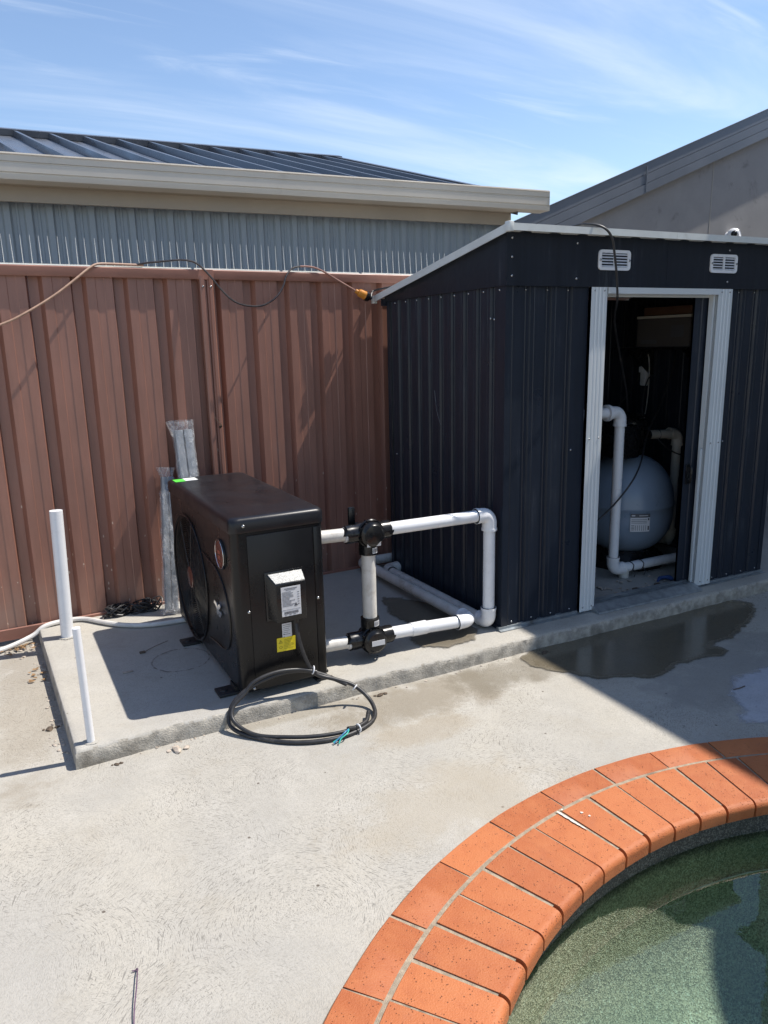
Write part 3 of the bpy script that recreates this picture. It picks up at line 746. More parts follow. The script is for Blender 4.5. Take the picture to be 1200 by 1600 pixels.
bm.faces.new(v0); bm.faces.new(v1)
obj('ridge_cap', bm, M_roofdark, nb, smooth=20)
bm = B()
rc = [(-.07, .003), (-.07, .052), (0.0, .052), (.0, -.10), (-.003, -.10)]
v0 = [bm.verts.new(RP(u, -.02, w)) for u, w in rc]; v1 = [bm.verts.new(RP(u, LR, w)) for u, w in rc]
for k in range(4): bm.faces.new((v0[k], v0[k + 1], v1[k + 1], v1[k]))
bm.faces.new(v0); bm.faces.new(v1)
obj('barge_cap', bm, M_roofdark, nb, smooth=20)
# far slope so that the building is closed
bm = B(); far = [RP(-9, LR), RP(0, LR), RP(0, LR) + Vector((.25, 2.9, -.82)), RP(-9, LR) + Vector((.25, 2.9, -.82))]
poly(bm, far); obj('far_roof', bm, M_roofdark, nb, smooth=0)

# ------------------------------------------------------------------ grey gable house behind
gh = emp('gable_house', (3.4, 4.2, 0), label='grey rendered house with slate coloured gable edge rising behind the shed', cat='house')
x0_, z0_, x1_, z1_ = 3.482, 2.829, 6.989, 4.204
slp = (z1_ - z0_) / (x1_ - x0_)
def GT(x): return z0_ + slp * (x - x0_)
XA = 9.5
def gp_(x, z, y=0): return (x - 3.4, y, z)
bm = B()
pts = [(2.2, -.1), (16.8, -.1), (16.8, GT(2.2) - .30), (XA, GT(XA) - .30), (2.2, GT(2.2) - .30)]
prism(bm, [(p[0] - 3.4, p[1]) for p in pts], 1, .06, .30)
obj('wall', bm, M_gable, gh, smooth=0)
def barge(sgn):
    bands = [(-.335, -.235, -.010), (-.230, -.130, -.004), (-.125, .0, .002), ]
    bmx = B()
    for lo, hi, d in bands:
        if sgn > 0: xa, xb, f = 1.9, XA, GT
        else: xa, xb, f = XA, 17.1, (lambda x: GT(2 * XA - x))
        v = []
        for yy in (d - .02, .055):
            v.append([bmx.verts.new((x - 3.4, yy, z)) for x, z in ((xa, f(xa) + lo), (xb, f(xb) + lo), (xb, f(xb) + hi), (xa, f(xa) + hi))])
        bmx.faces.new(v[0]); bmx.faces.new(v[1])
        for k in range(4): bmx.faces.new((v[0][k], v[0][(k + 1) % 4], v[1][(k + 1) % 4], v[1][k]))
    return bmx
obj('barge_board', barge(1), M_barge, gh, smooth=0); obj('barge_board', barge(-1), M_barge, gh, smooth=0)
bm = B()
v = [(x - 3.4, y, GT(x) + w) for (x, y, w) in ((1.9, -.03, .004), (XA, -.03, .004), (XA, 7.2, -2.4), (1.9, 7.2, -2.4))]
v2 = [(2 * (XA - 3.4) - p[0], p[1], p[2]) for p in v]
poly(bm, v); poly(bm, v2); obj('roof', bm, M_barge, gh, smooth=0)
for xj in (4.95,):
    bm = B(); zz = GT(xj) - .333; box(bm, (xj - 3.4, -.036, zz + .01), (xj - 3.4 + .012, -.026, zz + .30)); obj('barge_joint', bm, M_barge, gh, smooth=0)
bm = B(); box(bm, (6.15 - 3.4, .0565, -.1), (6.165 - 3.4, .0615, GT(6.15) - .335)); obj('control_joint', bm, M_housewall, gh, smooth=0)
# camera dome on that wall
cc = emp('security_camera', (6.52, 4.26, 2.63), label='white dome security camera on the grey gable wall, peeping over the shed roof', cat='camera')
bm = B(); lathe(bm, [(0, 0), (.085, 0), (.085, .03), (.075, .04), (0, .04)], 24); xf(bm, Matrix.Rotation(radians(90), 4, 'X')); obj('mount_plate', bm, M_white, cc)
bm = B(); lathe(bm, [(0, .0), (.070, .0), (.088, .03), (.088, .07), (.070, .11), (.045, .13), (.040, .125), (0, .125)], 24); xf(bm, Matrix.Translation((-.03, -.04, .02)) @ Matrix.Rotation(radians(80), 4, 'X') @ Matrix.Rotation(radians(20), 4, 'Y')); obj('housing', bm, M_white, cc)
bm = B(); bmesh.ops.create_uvsphere(bm, u_segments=16, v_segments=10, radius=.040); xf(bm, Matrix.Translation((-.085, -.155, .035))); obj('lens', bm, M_blackp, cc)

# ------------------------------------------------------------------ house off to the right whose shade covers the shed front
hs = emp('house', (2.62, -9, 0), label='tall rendered house side to the right of the plinth, just outside the picture', cat='house')
HH = 2.62 * SUN.z / SUN.x - .07 - .055
bm = B(); box(bm, (.30, 0, -.1), (8, 9.35, HH - .02)); obj('wall', bm, M_housewall, hs)
bm = B(); box(bm, (1.75, 9.3505, -.1), (8, 10.45, HH - .02)); obj('rear_wall', bm, M_housewall, hs)
bm = B(); prism(bm, [(1.62, HH - .02), (1.62, HH), (4.3, HH + .55), (8.3, HH), (8.3, HH - .02)], 1, 9.621, 10.6); obj('rear_roof', bm, M_barge, hs, smooth=0)
bm = B(); box(bm, (0.02, -.3, HH - .14), (.14, 9.62, HH)); obj('gutter', bm, M_cream, hs)
bm = B(); box(bm, (.14, -.3, HH - .12), (.30, 9.62, HH - .10)); obj('soffit', bm, M_cream, hs)
bm = B(); prism(bm, [(.14, HH - .02), (4.3, HH + .9), (8.3, HH - .02)], 1, -.3, 9.62); obj('roof', bm, M_barge, hs, smooth=0)
for wy in (2.2, 5.6):
    bm = B(); box(bm, (.27, wy, 1.0), (.32, wy + 1.4, 2.1)); fr_ = obj('window', bm, M_trim, hs)
    for q in (0, 1):
        bm = B(); box(bm, (.262, wy + .06 + q * .66, 1.06), (.268, wy + .68 + q * .66, 2.04)); obj('pane', bm, M_glass_dark, fr_)
# ------------------------------------------------------------------ garden shed
WS, DS, HW, HF = 1.89, 1.19, 1.648, 1.872
shed = emp('garden_shed', (0, 0, 0), label='dark navy ribbed metal garden shed with pale door frame standing on the plinth', cat='shed')
def sprofile(length, p=.122, start=.0):
    pr = [(0, 0)]; b = start
    while b + p < length + .001:
        pr += [(b + .012, 0), (b + .016, .0015), (b + .020, 0), (b + .074, 0), (b + .080, .011), (b + .094, .011), (b + .097, .0085), (b + .101, .011), (b + .112, .011), (b + .118, 0)]
        b += p
    if pr[-1][0] < length: pr.append((length, 0))
    return pr
def wall(name, u0, length, z0, z1, place, start=0):
    bm = B(); sheetmetal(bm, sprofile(length, start=start), z0, z1, .001, place)
    return obj(name, bm, M_shed, shed, smooth=15)
# left side (faces -X): two lapped sheets
for k in range(2):
    wall('side_sheet', 0, .61, .018, HW, lambda u, d, z, k=k: (d - .001 * k, .012 + .582 * k + u * .955, z))
# front left, front right, right side, back
wall('front_sheet', 0, .476, .018, HW, lambda u, d, z: (.0 + u, d, z), start=.020)
wall('front_sheet', 0, .455, .018, HW, lambda u, d, z: (1.437 + u, d, z), start=-.012)
for k in range(2): wall('side_sheet', 0, .61, .018, HW, lambda u, d, z, k=k: (WS - d, .0 + .58 * k + u * .955, z))
for k in range(3): wall('back_sheet', 0, .63, .018, HW, lambda u, d, z, k=k: (k * .63 + u, DS - d, z))
# corner angle trims
def angle(x, y, sx, sy, name='corner_trim', w=.035, z0=.018, z1=HW, m=None):
    bm = B(); t = .0015
    prism(bm, [(x, y), (x + sx * w, y), (x + sx * w, y + sy * t), (x + sx * t, y + sy * t), (x + sx * t, y + sy * w), (x, y + sy * w)], 2, z0, z1)
    return obj(name, bm, m or M_shed, shed, smooth=0)
angle(-.003, -.003, 1, 1); angle(WS + .003, -.003, -1, 1); angle(-.003, DS + .003, 1, -1); angle(WS + .003, DS + .003, -1, -1)
# gable side panels (above the side wall)
def zroof(y): return 1.878 - (y + .07) * (1.878 - 1.655) / 1.38
for xa, xb in ((-.012, -.0045), (WS + .0045, WS + .012)):
    bm = B(); prism(bm, [(-.0115, HW - .004), (DS + .01, HW - .004), (DS + .01, max(zroof(DS + .01) - .003, HW + .004)), (-.0115, zroof(-.01) - .003)], 0, xa, xb)
    obj('gable_panel', bm, M_shedfas, shed, smooth=0)
for xa, xb in ((-.012, .955), (.9565, WS + .012)):
    bm = B(); box(bm, (xa, -.0185, HW - .006), (xb, -.0125, HF)); obj('fascia_panel', bm, M_shedfas, shed, smooth=0)
# base track
bm = B(); prism(bm, [(-.026, 0.001), (-.026, .004), (-.007, .006), (-.007, .018), (.012, .018), (.012, .001)], 0, -.02, WS + .02); obj('base_track', bm, M_galv, shed, smooth=0)
bm = B(); box(bm, (-.010, .013, .001), (.012, DS, .0175)); obj('base_track', bm, M_shed, shed, smooth=0)
bm = B(); box(bm, (WS - .012, .013, .001), (WS + .010, DS, .0175)); obj('base_track', bm, M_shed, shed, smooth=0)
# jambs and header
def jamb(x0, x1, tilt=0):
    bm = B(); w = x1 - x0; pr = [(0, .02), (0, .0), (.006, -.0005)]
    for q in (.27, .50, .74):
        pr += [(w * q - .006, -.0005), (w * q - .002, .0018), (w * q + .003, .0018), (w * q + .007, -.0005)]
    pr += [(w - .004, -.0005), (w, .0), (w, .02)]
    sheetmetal(bm, pr, .012, HW - .0065, .001, lambda u, d, z: (x0 + u + tilt * (1 - z / HW) * (1 - u / w), -.022 + d, z))
    return obj('door_jamb', bm, M_trim, shed, smooth=20)
j1 = jamb(.476, .573); j2 = jamb(1.333, 1.437, -.02)
bm = B(); box(bm, (1.322, -.001, .03), (1.3325, .028, HW - .03)); box(bm, (1.306, -.001, .03), (1.3219, .004, .8)); obj('jamb_return', bm, M_trim, shed, smooth=0)
bm = B(); prism(bm, [(-.030, 1.612), (-.030, HW - .007), (.03, HW - .007), (.03, 1.600), (.028, 1.600), (.026, 1.640), (-.027, 1.640), (-.027, 1.612)], 0, .5735, 1.3325); obj('door_header', bm, M_trim, shed, smooth=0)
# sill and ramp
bm = B(); prism(bm, [(-.078, .002), (-.074, .010), (-.012, .034), (-.002, .034), (-.002, .022), (.010, .022), (.010, .034), (.014, .034), (.014, .022), (.030, .022), (.030, .036), (.060, .036), (.060, .002)], 0, .560, 1.318); obj('threshold', bm, M_galv, shed, smooth=0)
# roof sheets
def rprof(n):
    pr = []
    for k in range(n):
        b = .16 * k; pr += [(b, 0), (b + .085, 0), (b + .10, -.016), (b + .135, -.016), (b + .15, 0)]
    return pr + [(.16 * n, 0)]
for k in range(2):
    bm = B(); f0, f1, g0_, g1_ = [], [], [], []
    for u, d in rprof(6):
        x = -.03 + .975 * k + u * 1.013
        for L_, y_, off in ((f0, -.066, 0), (f1, 1.30, 0), (g0_, -.066, .001), (g1_, 1.30, .001)):
            L_.append(bm.verts.new((x, y_, zroof(y_) - .0 + (-.016 - d) + .016 + off)))
    for q in range(len(f0) - 1):
        bm.faces.new((f0[q], f0[q + 1], f1[q + 1], f1[q])); bm.faces.new((g0_[q], g1_[q], g1_[q + 1], g0_[q + 1]))
    obj('roof_sheet', bm, M_rooftrim, shed, smooth=15)
# roof edge trims
for xa, xb in ((-.040, .953), (.955, WS + .042)):
    bm = B(); prism(bm, [(-.072, 1.868), (-.072, 1.898), (-.05, 1.8995), (-.05, 1.8965), (-.069, 1.895), (-.069, 1.868)], 0, xa, xb); obj('roof_edge_trim', bm, M_rooftrim, shed, smooth=0)
for sx, sgn in ((-.041, 1), (WS + .041, -1)):
    bm = B(); t = .003
    y0, y1 = -.0725, 1.312
    za, zb = zroof(y0) + .020, zroof(y1) + .020
    v = []
    for x in (sx, sx + sgn * t):
        v.append([bm.verts.new(p) for p in ((x, y0, za - .034), (x, y1, zb - .034), (x, y1, zb), (x, y0, za))])
    bm.faces.new(v[0]); bm.faces.new(v[1])
    for k in range(4): bm.faces.new((v[0][k], v[0][(k + 1) % 4], v[1][(k + 1) % 4], v[1][k]))
    v = []
    for dz in (0, .002):
        v.append([bm.verts.new(p) for p in ((sx, y0, za + dz), (sx + sgn * .03, y0, za + dz), (sx + sgn * .03, y1, zb + dz), (sx, y1, zb + dz))])
    bm.faces.new(v[0]); bm.faces.new(v[1])
    for k in range(4): bm.faces.new((v[0][k], v[0][(k + 1) % 4], v[1][(k + 1) % 4], v[1][k]))
    obj('roof_side_trim', bm, M_rooftrim, shed, smooth=0)
    bm = B(); box(bm, (sx - .004, -.080, 1.862), (sx + sgn * .022 + (.0 if sgn > 0 else .004), -.045, 1.905), .004, 2); obj('trim_corner', bm, M_rooftrim, shed)
    bm = B(); box(bm, (sx - .003, 1.285, zroof(1.3) - .020), (sx + sgn * .02 + .002, 1.318, zroof(1.3) + .024), .004, 2); obj('trim_corner', bm, M_rooftrim, shed)
# eave bracket under the low corner
bm = B(); box(bm, (-.03, 1.19, HW - .03), (WS, 1.215, HW + .01)); obj('rear_fascia', bm, M_shedfas, shed, smooth=0)
# vents
def vent(x, z):
    bm = B()
    outl = rrect(x - .098, z - .046, x + .098, z + .046, .018, 5); inn_ = rrect(x - .082, z - .032, x + .082, z + .032, .004, 5)
    v0 = [bm.verts.new((p[0], -.027, p[1])) for p in outl]; v1 = [bm.verts.new((p[0], -.0188, p[1])) for p in outl]
    w0 = [bm.verts.new((p[0], -.027, p[1])) for p in inn_]; w1 = [bm.verts.new((p[0], -.0188, p[1])) for p in inn_]
    n_ = len(outl)
    for k in range(n_):
        j = (k + 1) % n_
        bm.faces.new((v0[k], v0[j], w0[j], w0[k])); bm.faces.new((v0[k], v1[k], v1[j], v0[j])); bm.faces.new((w0[k], w0[j], w1[j], w1[k]))
    box(bm, (x - .005, -.0265, z - .033), (x + .005, -.019, z + .033))
    vo_ = obj('vent', bm, M_white, shed, smooth=30)
    bm = B(); box(bm, (x - .083, -.0194, z - .033), (x + .083, -.0189, z + .033)); obj('back_plate', bm, M_shedfas, vo_, smooth=0)
    for q in range(5):
        zz = z - .0265 + .0132 * q
        for s in (-1, 1):
            bm = B(); cx = x + s * .0435
            prism(bm, [(-.0262, zz - .0036), (-.0252, zz - .0042), (-.0200, zz + .0012), (-.0208, zz + .0022)], 0, cx - .0375, cx + .0375)
            obj('louvre', bm, M_white, vo_, smooth=0)
    for s in (-1, 1): obj('screw', msc, None, vo_, loc=(x + s * .090, -.027, z), rot=(radians(90), 0, 0))
vent(.608, 1.765); vent(1.352, 1.767)
# screws
msc2 = msc
def screw(x, y, z, ax='y', s=1): obj('screw', msc2, None, shed, loc=(x, y, z), rot=(radians(90), 0, 0) if ax == 'y' else (0, radians(-90), 0)).scale = (s, s, s)
for z in (1.845, 1.765, 1.685): screw(.018, -.0185, z, s=.9)
for x in (.385, 1.395, 1.855):
    for z in (1.835, 1.678): screw(x, -.0185, z, s=.9)
for k in range(4): screw(.02 + .122 * k + .096, .0085 - .001, 1.628, s=.7); screw(.02 + .122 * k + .04, -.0005, .035, s=.7)
for k in range(4): screw(1.437 - .012 + .122 * k + .096, .0085 - .001, 1.628, s=.7); screw(1.437 + .122 * k + .04, -.0005, .035, s=.7)
for x in (.495, .555, 1.355, 1.415):
    for z in (1.625, .92 if x < 1 else .83, .035): screw(x, -.0228, z, s=.7)
screw(.40, -.0008, .87, s=.8); screw(1.475, -.0008, .83, s=.8); screw(1.86, -.0008, .86, s=.8)
for k in range(9): screw(-.0008, .05 + .13 * k, 1.628, 'x', .8)
for (y, z) in ((.09, 1.50), (.12, 1.505), (1.10, .75)): screw(-.0008, y, z, 'x', .8)
# thin pale scratch on the side
bm = B(); tube(bm, smooth_path([(-.0022, .64, 1.15), (-.0026, .615, 1.04), (-.0022, .575, .97)], 6), .0011, 4); obj('scratch', bm, M_galv, shed)
# sliding door, pushed open behind the right panel
DX = 1.235
bm = B(); sheetmetal(bm, [(0, .012), (0, 0), (.030, 0), (.034, .004), (.055, .004), (.059, 0), (.16, 0), (.166, .008), (.20, .008), (.206, 0), (.32, 0), (.326, .008), (.36, .008), (.366, 0), (.50, 0), (.50, .012)], .038, 1.608, .001, lambda u, d, z: (DX + u, .040 + d, z))
door = obj('sliding_door', bm, M_shed, shed, smooth=15)
bm = B(); tube(bm, smooth_path([(DX + .028, .040, .705), (DX + .028, .018, .700), (DX + .028, .012, .69)], 4) + smooth_path([(DX + .028, .012, .63), (DX + .028, .018, .615), (DX + .028, .040, .610)], 4), .0065, 8)
box(bm, (DX + .014, .034, .600), (DX + .042, .0395, .715), .004, 2); obj('handle', bm, M_blackp, door)

# ---- inside the shed
flt = emp('sand_filter', (1.37, .60, 0), label='round blue grey pool filter tank with a black top valve inside the shed', cat='pool filter')
bm = B(); pr = [(0, .735)]
for k in range(1, 13):
    a = pi / 2 * k / 12; pr.append((.288 * sin(a) ** .92, .40 + .30 * cos(a) ** .95 if k < 12 else .42))
pr += [(.292, .40), (.292, .39), (.288, .385), (.288, .33)]
for k in range(1, 13):
    a = pi / 2 * k / 12; pr.append((.288 * cos(a) ** .9 if k < 12 else .13, .33 - .26 * sin(a)))
pr += [(0, .07)]
lathe(bm, pr, 56); obj('tank', bm, M_tank, flt, smooth=50)
bm = B(); lathe(bm, [(.25, .001), (.25, .05), (.19, .11), (.17, .11), (.22, .03), (.22, .001)], 32); obj('base_stand', bm, M_blackp, flt)
bm = B(); lathe(bm, [(0, .70), (.10, .70), (.10, .745), (.085, .76), (.085, .86), (.11, .87), (.11, .90), (.09, .915), (.03, .93), (0, .93)], 28); vv = obj('valve', bm, M_blackp, flt)
bm = B(); box(bm, (-.012, -.12, .93), (.012, .05, .952), .005); obj('valve_handle', bm, M_blackp, vv)
bm = B(); cyl(bm, (-.30, -.12, .82), (-.06, -.04, .82), .034, 14); cyl(bm, (.06, .01, .80), (.18, .02, .80), .034, 14); box(bm, (-.26, -.20, .70), (-.10, -.03, .90), .02); obj('valve_port', bm, M_blackp, flt)
# front label, bent around the tank towards the camera
A0 = atan2(.20 - .62, 1.10 - 1.40)
def tlabel(a0, a1, z0, z1, r, m, name, n=8):
    bm = B(); va = [bm.verts.new((r * cos(a0 + (a1 - a0) * k / n), r * sin(a0 + (a1 - a0) * k / n), z0)) for k in range(n + 1)]
    vb = [bm.verts.new((r * cos(a0 + (a1 - a0) * k / n), r * sin(a0 + (a1 - a0) * k / n), z1)) for k in range(n + 1)]
    for k in range(n): bm.faces.new((va[k], va[k + 1], vb[k + 1], vb[k]))
    return obj(name, bm, m, None, smooth=60)
LA = radians(-128)
def addl(*a): o = tlabel(*a); o.parent = flt; return o
l0 = addl(LA, LA + .40, .265, .375, .2935, M_label, 'label')
l1 = tlabel(LA, LA + .40, .352, .3755, .2945, M_ink, 'label_header'); l1.parent = l0
bmx = B()
def strip(a, b, z0, z1, r=.2952, n=3):
    va = [bmx.verts.new((r * cos(a + (b - a) * k / n), r * sin(a + (b - a) * k / n), z0)) for k in range(n + 1)]
    vb = [bmx.verts.new((r * cos(a + (b - a) * k / n), r * sin(a + (b - a) * k / n), z1)) for k in range(n + 1)]
    for k in range(n): bmx.faces.new((va[k], va[k + 1], vb[k + 1], vb[k]))
for q in range(3): strip(LA + .02, LA + .33, .338 - .010 * q, .341 - .010 * q)
for q in range(6): strip(LA + .10 + .042 * q, LA + .108 + .042 * q, .272, .305, n=1)
for q in range(4): strip(LA + .02, LA + .08, .275 + .009 * q, .278 + .009 * q)
strip(LA + .35, LA + .385, .335, .348); strip(LA + .355, LA + .385, .275, .30)
o = obj('label_print', bmx, M_ink, l0, smooth=0)
bmx = B(); strip(LA + .02, LA + .09, .361, .368, .2957); strip(LA + .17, LA + .35, .362, .366, .2957); obj('label_title', bmx, M_label, l0, smooth=0)

ris = emp('filter_inlet_pipe', (1.03, .33, 0), label='white pipe rising in the shed doorway in front of the filter tank', cat='pipe')
def L(p, o=(1.03, .33, 0)): return tuple(a - b for a, b in zip(p, o))
R_ = .0285
bm = B(); cyl(bm, L((1.03, .33, .085)), L((1.03, .33, .965)), R_, 20); cyl(bm, L((1.07, .33, .062)), L((1.78, .33, .062)), R_, 20); obj('pipe', bm, M_white, ris)
def elbow(bm, c, d0, d1, R=.036, r=.045, soc=.035):
    d0 = Vector(d0).normalized(); d1 = Vector(d1).normalized(); c = Vector(c)
    tube(bm, [c + d0 * (r + soc), c + d0 * (r + .0)] + arc_pts(c, d0 * r, d1 * r, 8)[::1] + [c + d1 * (r + soc)], [R] + [R] + [R * .985] * 9 + [R], 20)
    for d in (d0, d1):
        cyl(bm, c + d * (r + soc - .012), c + d * (r + soc), R + .002, 20)
    return bm
def _arc_fix():
    pass
for nm_, c_, a_, b_ in (('elbow', (1.03, .33, .062), (0, 0, 1), (1, 0, 0)), ('elbow', (1.03, .33, .995), (0, 0, -1), (-1, 0, 0))):
    bm = B(); elbow(bm, L(c_), a_, b_); obj(nm_, bm, M_white, ris)
bm = B(); tube(bm, [L((.965, .33, .995)), L((.945, .33, .995)), L((.944, .33, .995)), L((.925, .33, .995)), L((.924, .33, .995)), L((.70, .33, .995))], [.036, .036, .046, .046, .030, .030], 20); obj('union', bm, M_white, ris)
bm = B(); cyl(bm, L((1.12, .33, .002)), L((1.12, .33, .05)), .03, 14); obj('pipe_support', bm, M_inpvc, ris)
for xx in (1.165, 1.245):
    bm = B(); tube(bm, [L((xx + .004 * sin(3 * t), .33 + .0315 * cos(t), .062 + .0315 * sin(t))) for t in [2 * pi * k / 14 for k in range(14)]], .003, 6, closed=True)
    tube(bm, smooth_path([L((xx, .30, .05)), L((xx + .006, .288, .03)), L((xx - .006, .285, .008))], 4), .003, 5); obj('cable_tie', bm, M_cable, ris)

rp_ = emp('filter_outlet_pipe', (1.60, .64, 0), label='aged cream pipe from the filter valve bending down by the shed back corner', cat='pipe')
def L2(p): return tuple(a - b for a, b in zip(p, (1.60, .64, 0)))
bm = B(); cyl(bm, L2((1.52, .63, .80)), L2((1.79, .645, .785)), R_, 18); cyl(bm, L2((1.845, .65, .74)), L2((1.845, .66, .09)), R_, 18); cyl(bm, L2((1.845, .66, .05)), L2((1.845, .85, .05)), R_, 16); obj('pipe', bm, M_inpvc, rp_)
bm = B(); elbow(bm, L2((1.845, .65, .785)), (-1, 0, .05), (0, 0, -1)); obj('elbow', bm, M_inpvc, rp_)
bm = B(); elbow(bm, L2((1.845, .66, .055)), (0, 0, 1), (0, 1, 0)); obj('elbow', bm, M_inpvc, rp_)
bm = B(); tube(bm, [L2((1.655 + .002 * sin(2 * t), .642 + .031 * cos(t), .793 + .031 * sin(t))) for t in [2 * pi * k / 14 for k in range(14)]], .003, 6, closed=True); obj('cable_tie', bm, M_cable, rp_)

shelf = emp('wall_shelf', (1.74, .62, 1.34), label='dark shelf fixed high on the right inner wall of the shed', cat='shelf')
bm = B(); box(bm, (-.13, -.22, -.012), (.14, .40, .0)); obj('board', bm, M_blackp, shelf, smooth=0)
for yy in (-.15, .3):
    bm = B(); prism(bm, [(-.10, -.012), (.135, -.012), (.135, -.19), (.12, -.19)], 1, yy, yy + .012); obj('bracket', bm, M_blackp, shelf, smooth=0)
bx = emp('carton', (1.73, .62, 1.342), label='pale printed carton on the dark shelf inside the shed', cat='box')
bm = B(); box(bm, (-.10, -.20, 0), (.12, .22, .175), .003, 1); obj('box_body', bm, M_carton, bx)
bm = B(); box(bm, (-.104, -.205, .176), (.124, .225, .192), .002, 1); obj('box_lid', bm, M_inpvc, bx)
bm = B(); box(bm, (-.1012, -.16, .06), (-.1004, -.06, .13)); obj('print', bm, M_ink, bx, smooth=0)
bm = B(); box(bm, (-.1012, .05, .02), (-.1004, .18, .045)); obj('print', bm, M_ink, bx, smooth=0)
b2 = emp('flat_brown_box', (1.73, .60, 1.536), label='flat brown box lying on the pale carton inside the shed', cat='box')
bm = B(); box(bm, (-.09, -.18, 0), (.11, .2, .05), .003, 1); obj('box_body', bm, M_brown, b2)
ps = emp('power_board', (1.865, .97, 1.08), label='small pale power board with a plug hung on the inner shed wall', cat='power board')
bm = B(); box(bm, (-.035, -.025, 0), (0, .025, .15), .008, 2); box(bm, (-.055, -.02, .09), (-.036, .02, .13), .004, 1); obj('case', bm, M_white, ps)
bm = B(); tube(bm, smooth_path([(-.04, 0, .13), (-.06, 0, .20), (-.05, -.03, .24), (-.04, -.06, .15), (-.03, -.05, -.1), (-.03, .0, -.4)], 6), .0035, 6); obj('lead', bm, M_grime_white, ps)
def cable(name, pts, r, m, lab, cat, n=8, seg=8, group=None):
    bm = B(); tube(bm, smooth_path(pts, n), r, seg); return obj(name, bm, m, label=lab, cat=cat, group=group)
cable('diagonal_cable', [(.80, .28, .36), (1.0, .28, .50), (1.16, .30, .655), (1.45, .52, .84), (1.62, .60, .98), (1.78, .66, 1.22), (1.84, .7, 1.35)], .005, M_cable, 'thick black cable slanting up across the filter tank inside the shed', 'cable')
cable('loose_cable', [(1.80, .85, 1.16), (1.70, .8, 1.12), (1.62, .75, .98), (1.60, .70, .86), (1.68, .60, .72), (1.78, .56, .66), (1.87, .6, .68)], .0045, M_cable, 'black cable looping behind the cream pipe inside the shed', 'cable')
cable('wall_cable', [(1.83, 1.0, 1.16), (1.70, .9, 1.10), (1.45, .8, .96), (1.25, .72, .88)], .004, M_cable, 'black cable sagging from the power board to the filter valve', 'cable')
# rubbish on the shed floor
bm = B()
for k in range(26):
    x = random.uniform(.85, 1.30); y = random.uniform(.09, .30); s = random.uniform(.006, .02)
    q = B(); bmesh.ops.create_icosphere(q, subdivisions=1, radius=s); xf(q, Matrix.Translation((x, y, s * .3)) @ Matrix.Rotation(random.uniform(0, 3), 4, 'Z') @ Matrix.Diagonal((1, random.uniform(.5, 1), .4, 1)))
    m_ = bpy.data.meshes.new('t'); q.to_mesh(m_); q.free(); bm.from_mesh(m_); bpy.data.meshes.remove(m_)
obj('floor_rubble', bm, M_stone, label='pale crumbs of plaster strewn on the shed floor by the door', cat='rubble', kind='stuff', smooth=0)
bm = B()
for k in range(5):
    a = random.uniform(-.4, .4); tube(bm, smooth_path([(1.22 + .02 * k, .16 + .012 * k, .008), (1.26 + .015 * k, .17 + .03 * a, .02), (1.31, .165 - .01 * k, .008)], 4), .007, 6)
obj('blue_rag', bm, M_blue, label='scrap of blue cloth on the shed floor under the white pipe', cat='rag')
bm = B()
for k in range(9):
    x = random.uniform(.88, 1.0) if k < 4 else random.uniform(1.12, 1.3); box(bm, (x, .075 + .01 * (k % 3), .003), (x + random.uniform(.02, .06), .10 + .01 * (k % 4), random.uniform(.008, .02)), .003, 1)
obj('floor_dirt', bm, M_dirt, label='dark clods of dirt against the inside of the shed threshold', cat='dirt', kind='stuff')

# ------------------------------------------------------------------ heat pump
HX, HY, HTH = -1.352, -.128, .036
HPW, HPL, HPH = .388, 1.06, .732
hp = emp('heat_pump', (HX, HY, 0), rz=HTH, label='black pool heat pump with a big round fan standing on the plinth', cat='heat pump')
ZB, ZL = .034, .700
FY, FZ, FR = .725, .335, .298
bm = B()
outl = rrect(0, 0, HPW, HPL, .034, 6)
# casing: side loops bottom/top, left face with a round fan opening is built separately
def hloop(bm, z, ins=0): return [bm.verts.new((p[0] + (ins if p[0] < HPW / 2 else -ins), p[1] + (ins if p[1] < HPL / 2 else -ins), z)) for p in outl]
lps = [hloop(bm, ZB, .010), hloop(bm, ZB + .006, .003), hloop(bm, ZB + .02, 0), hloop(bm, ZL, 0)]
skip = None
n_ = len(outl)
for A, Bq in zip(lps, lps[1:]):
    for k in range(n_):
        j = (k + 1) % n_
        pa, pb = outl[k], outl[j]
        if A is lps[2] and abs(pa[0]) < 1e-6 and abs(pb[0]) < 1e-6: skip = (A[k], A[j], Bq[j], Bq[k]); continue
        bm.faces.new((A[k], A[j], Bq[j], Bq[k]))
bm.faces.new(lps[0])
# left face ring around the fan
ya, yb = .034, HPL - .034; za, zb = ZB + .02, ZL
NF = 64; ringF = []; ringO = []
for k in range(NF):
    a = 2 * pi * k / NF; c, s = cos(a), sin(a)
    ringF.append(bm.verts.new((0, FY + FR * c, FZ + FR * s)))
    tx = ((yb - FY) / c if c > 1e-6 else (ya - FY) / c if c < -1e-6 else 1e9); tz = ((zb - FZ) / s if s > 1e-6 else (za - FZ) / s if s < -1e-6 else 1e9)
    t = min(tx, tz); ringO.append(bm.verts.new((0, FY + t * c, FZ + t * s)))
for k in range(NF):
    j = (k + 1) % NF; bm.faces.new((ringF[k], ringF[j], ringO[j], ringO[k]))
for cy, cz in ((ya, za), (yb, za), (yb, zb), (ya, zb)):
    # fill the corner slivers left between two neighbouring ray hits
    best = []
    for k in range(NF):
        j = (k + 1) % NF; p, q = ringO[k].co, ringO[j].co
        if abs(p.y - q.y) > 1e-6 and abs(p.z - q.z) > 1e-6 and abs((p.y + q.y) / 2 - cy) < .12 and abs((p.z + q.z) / 2 - cz) < .12:
            bm.faces.new((ringO[k], ringO[j], bm.verts.new((0, cy, cz))))
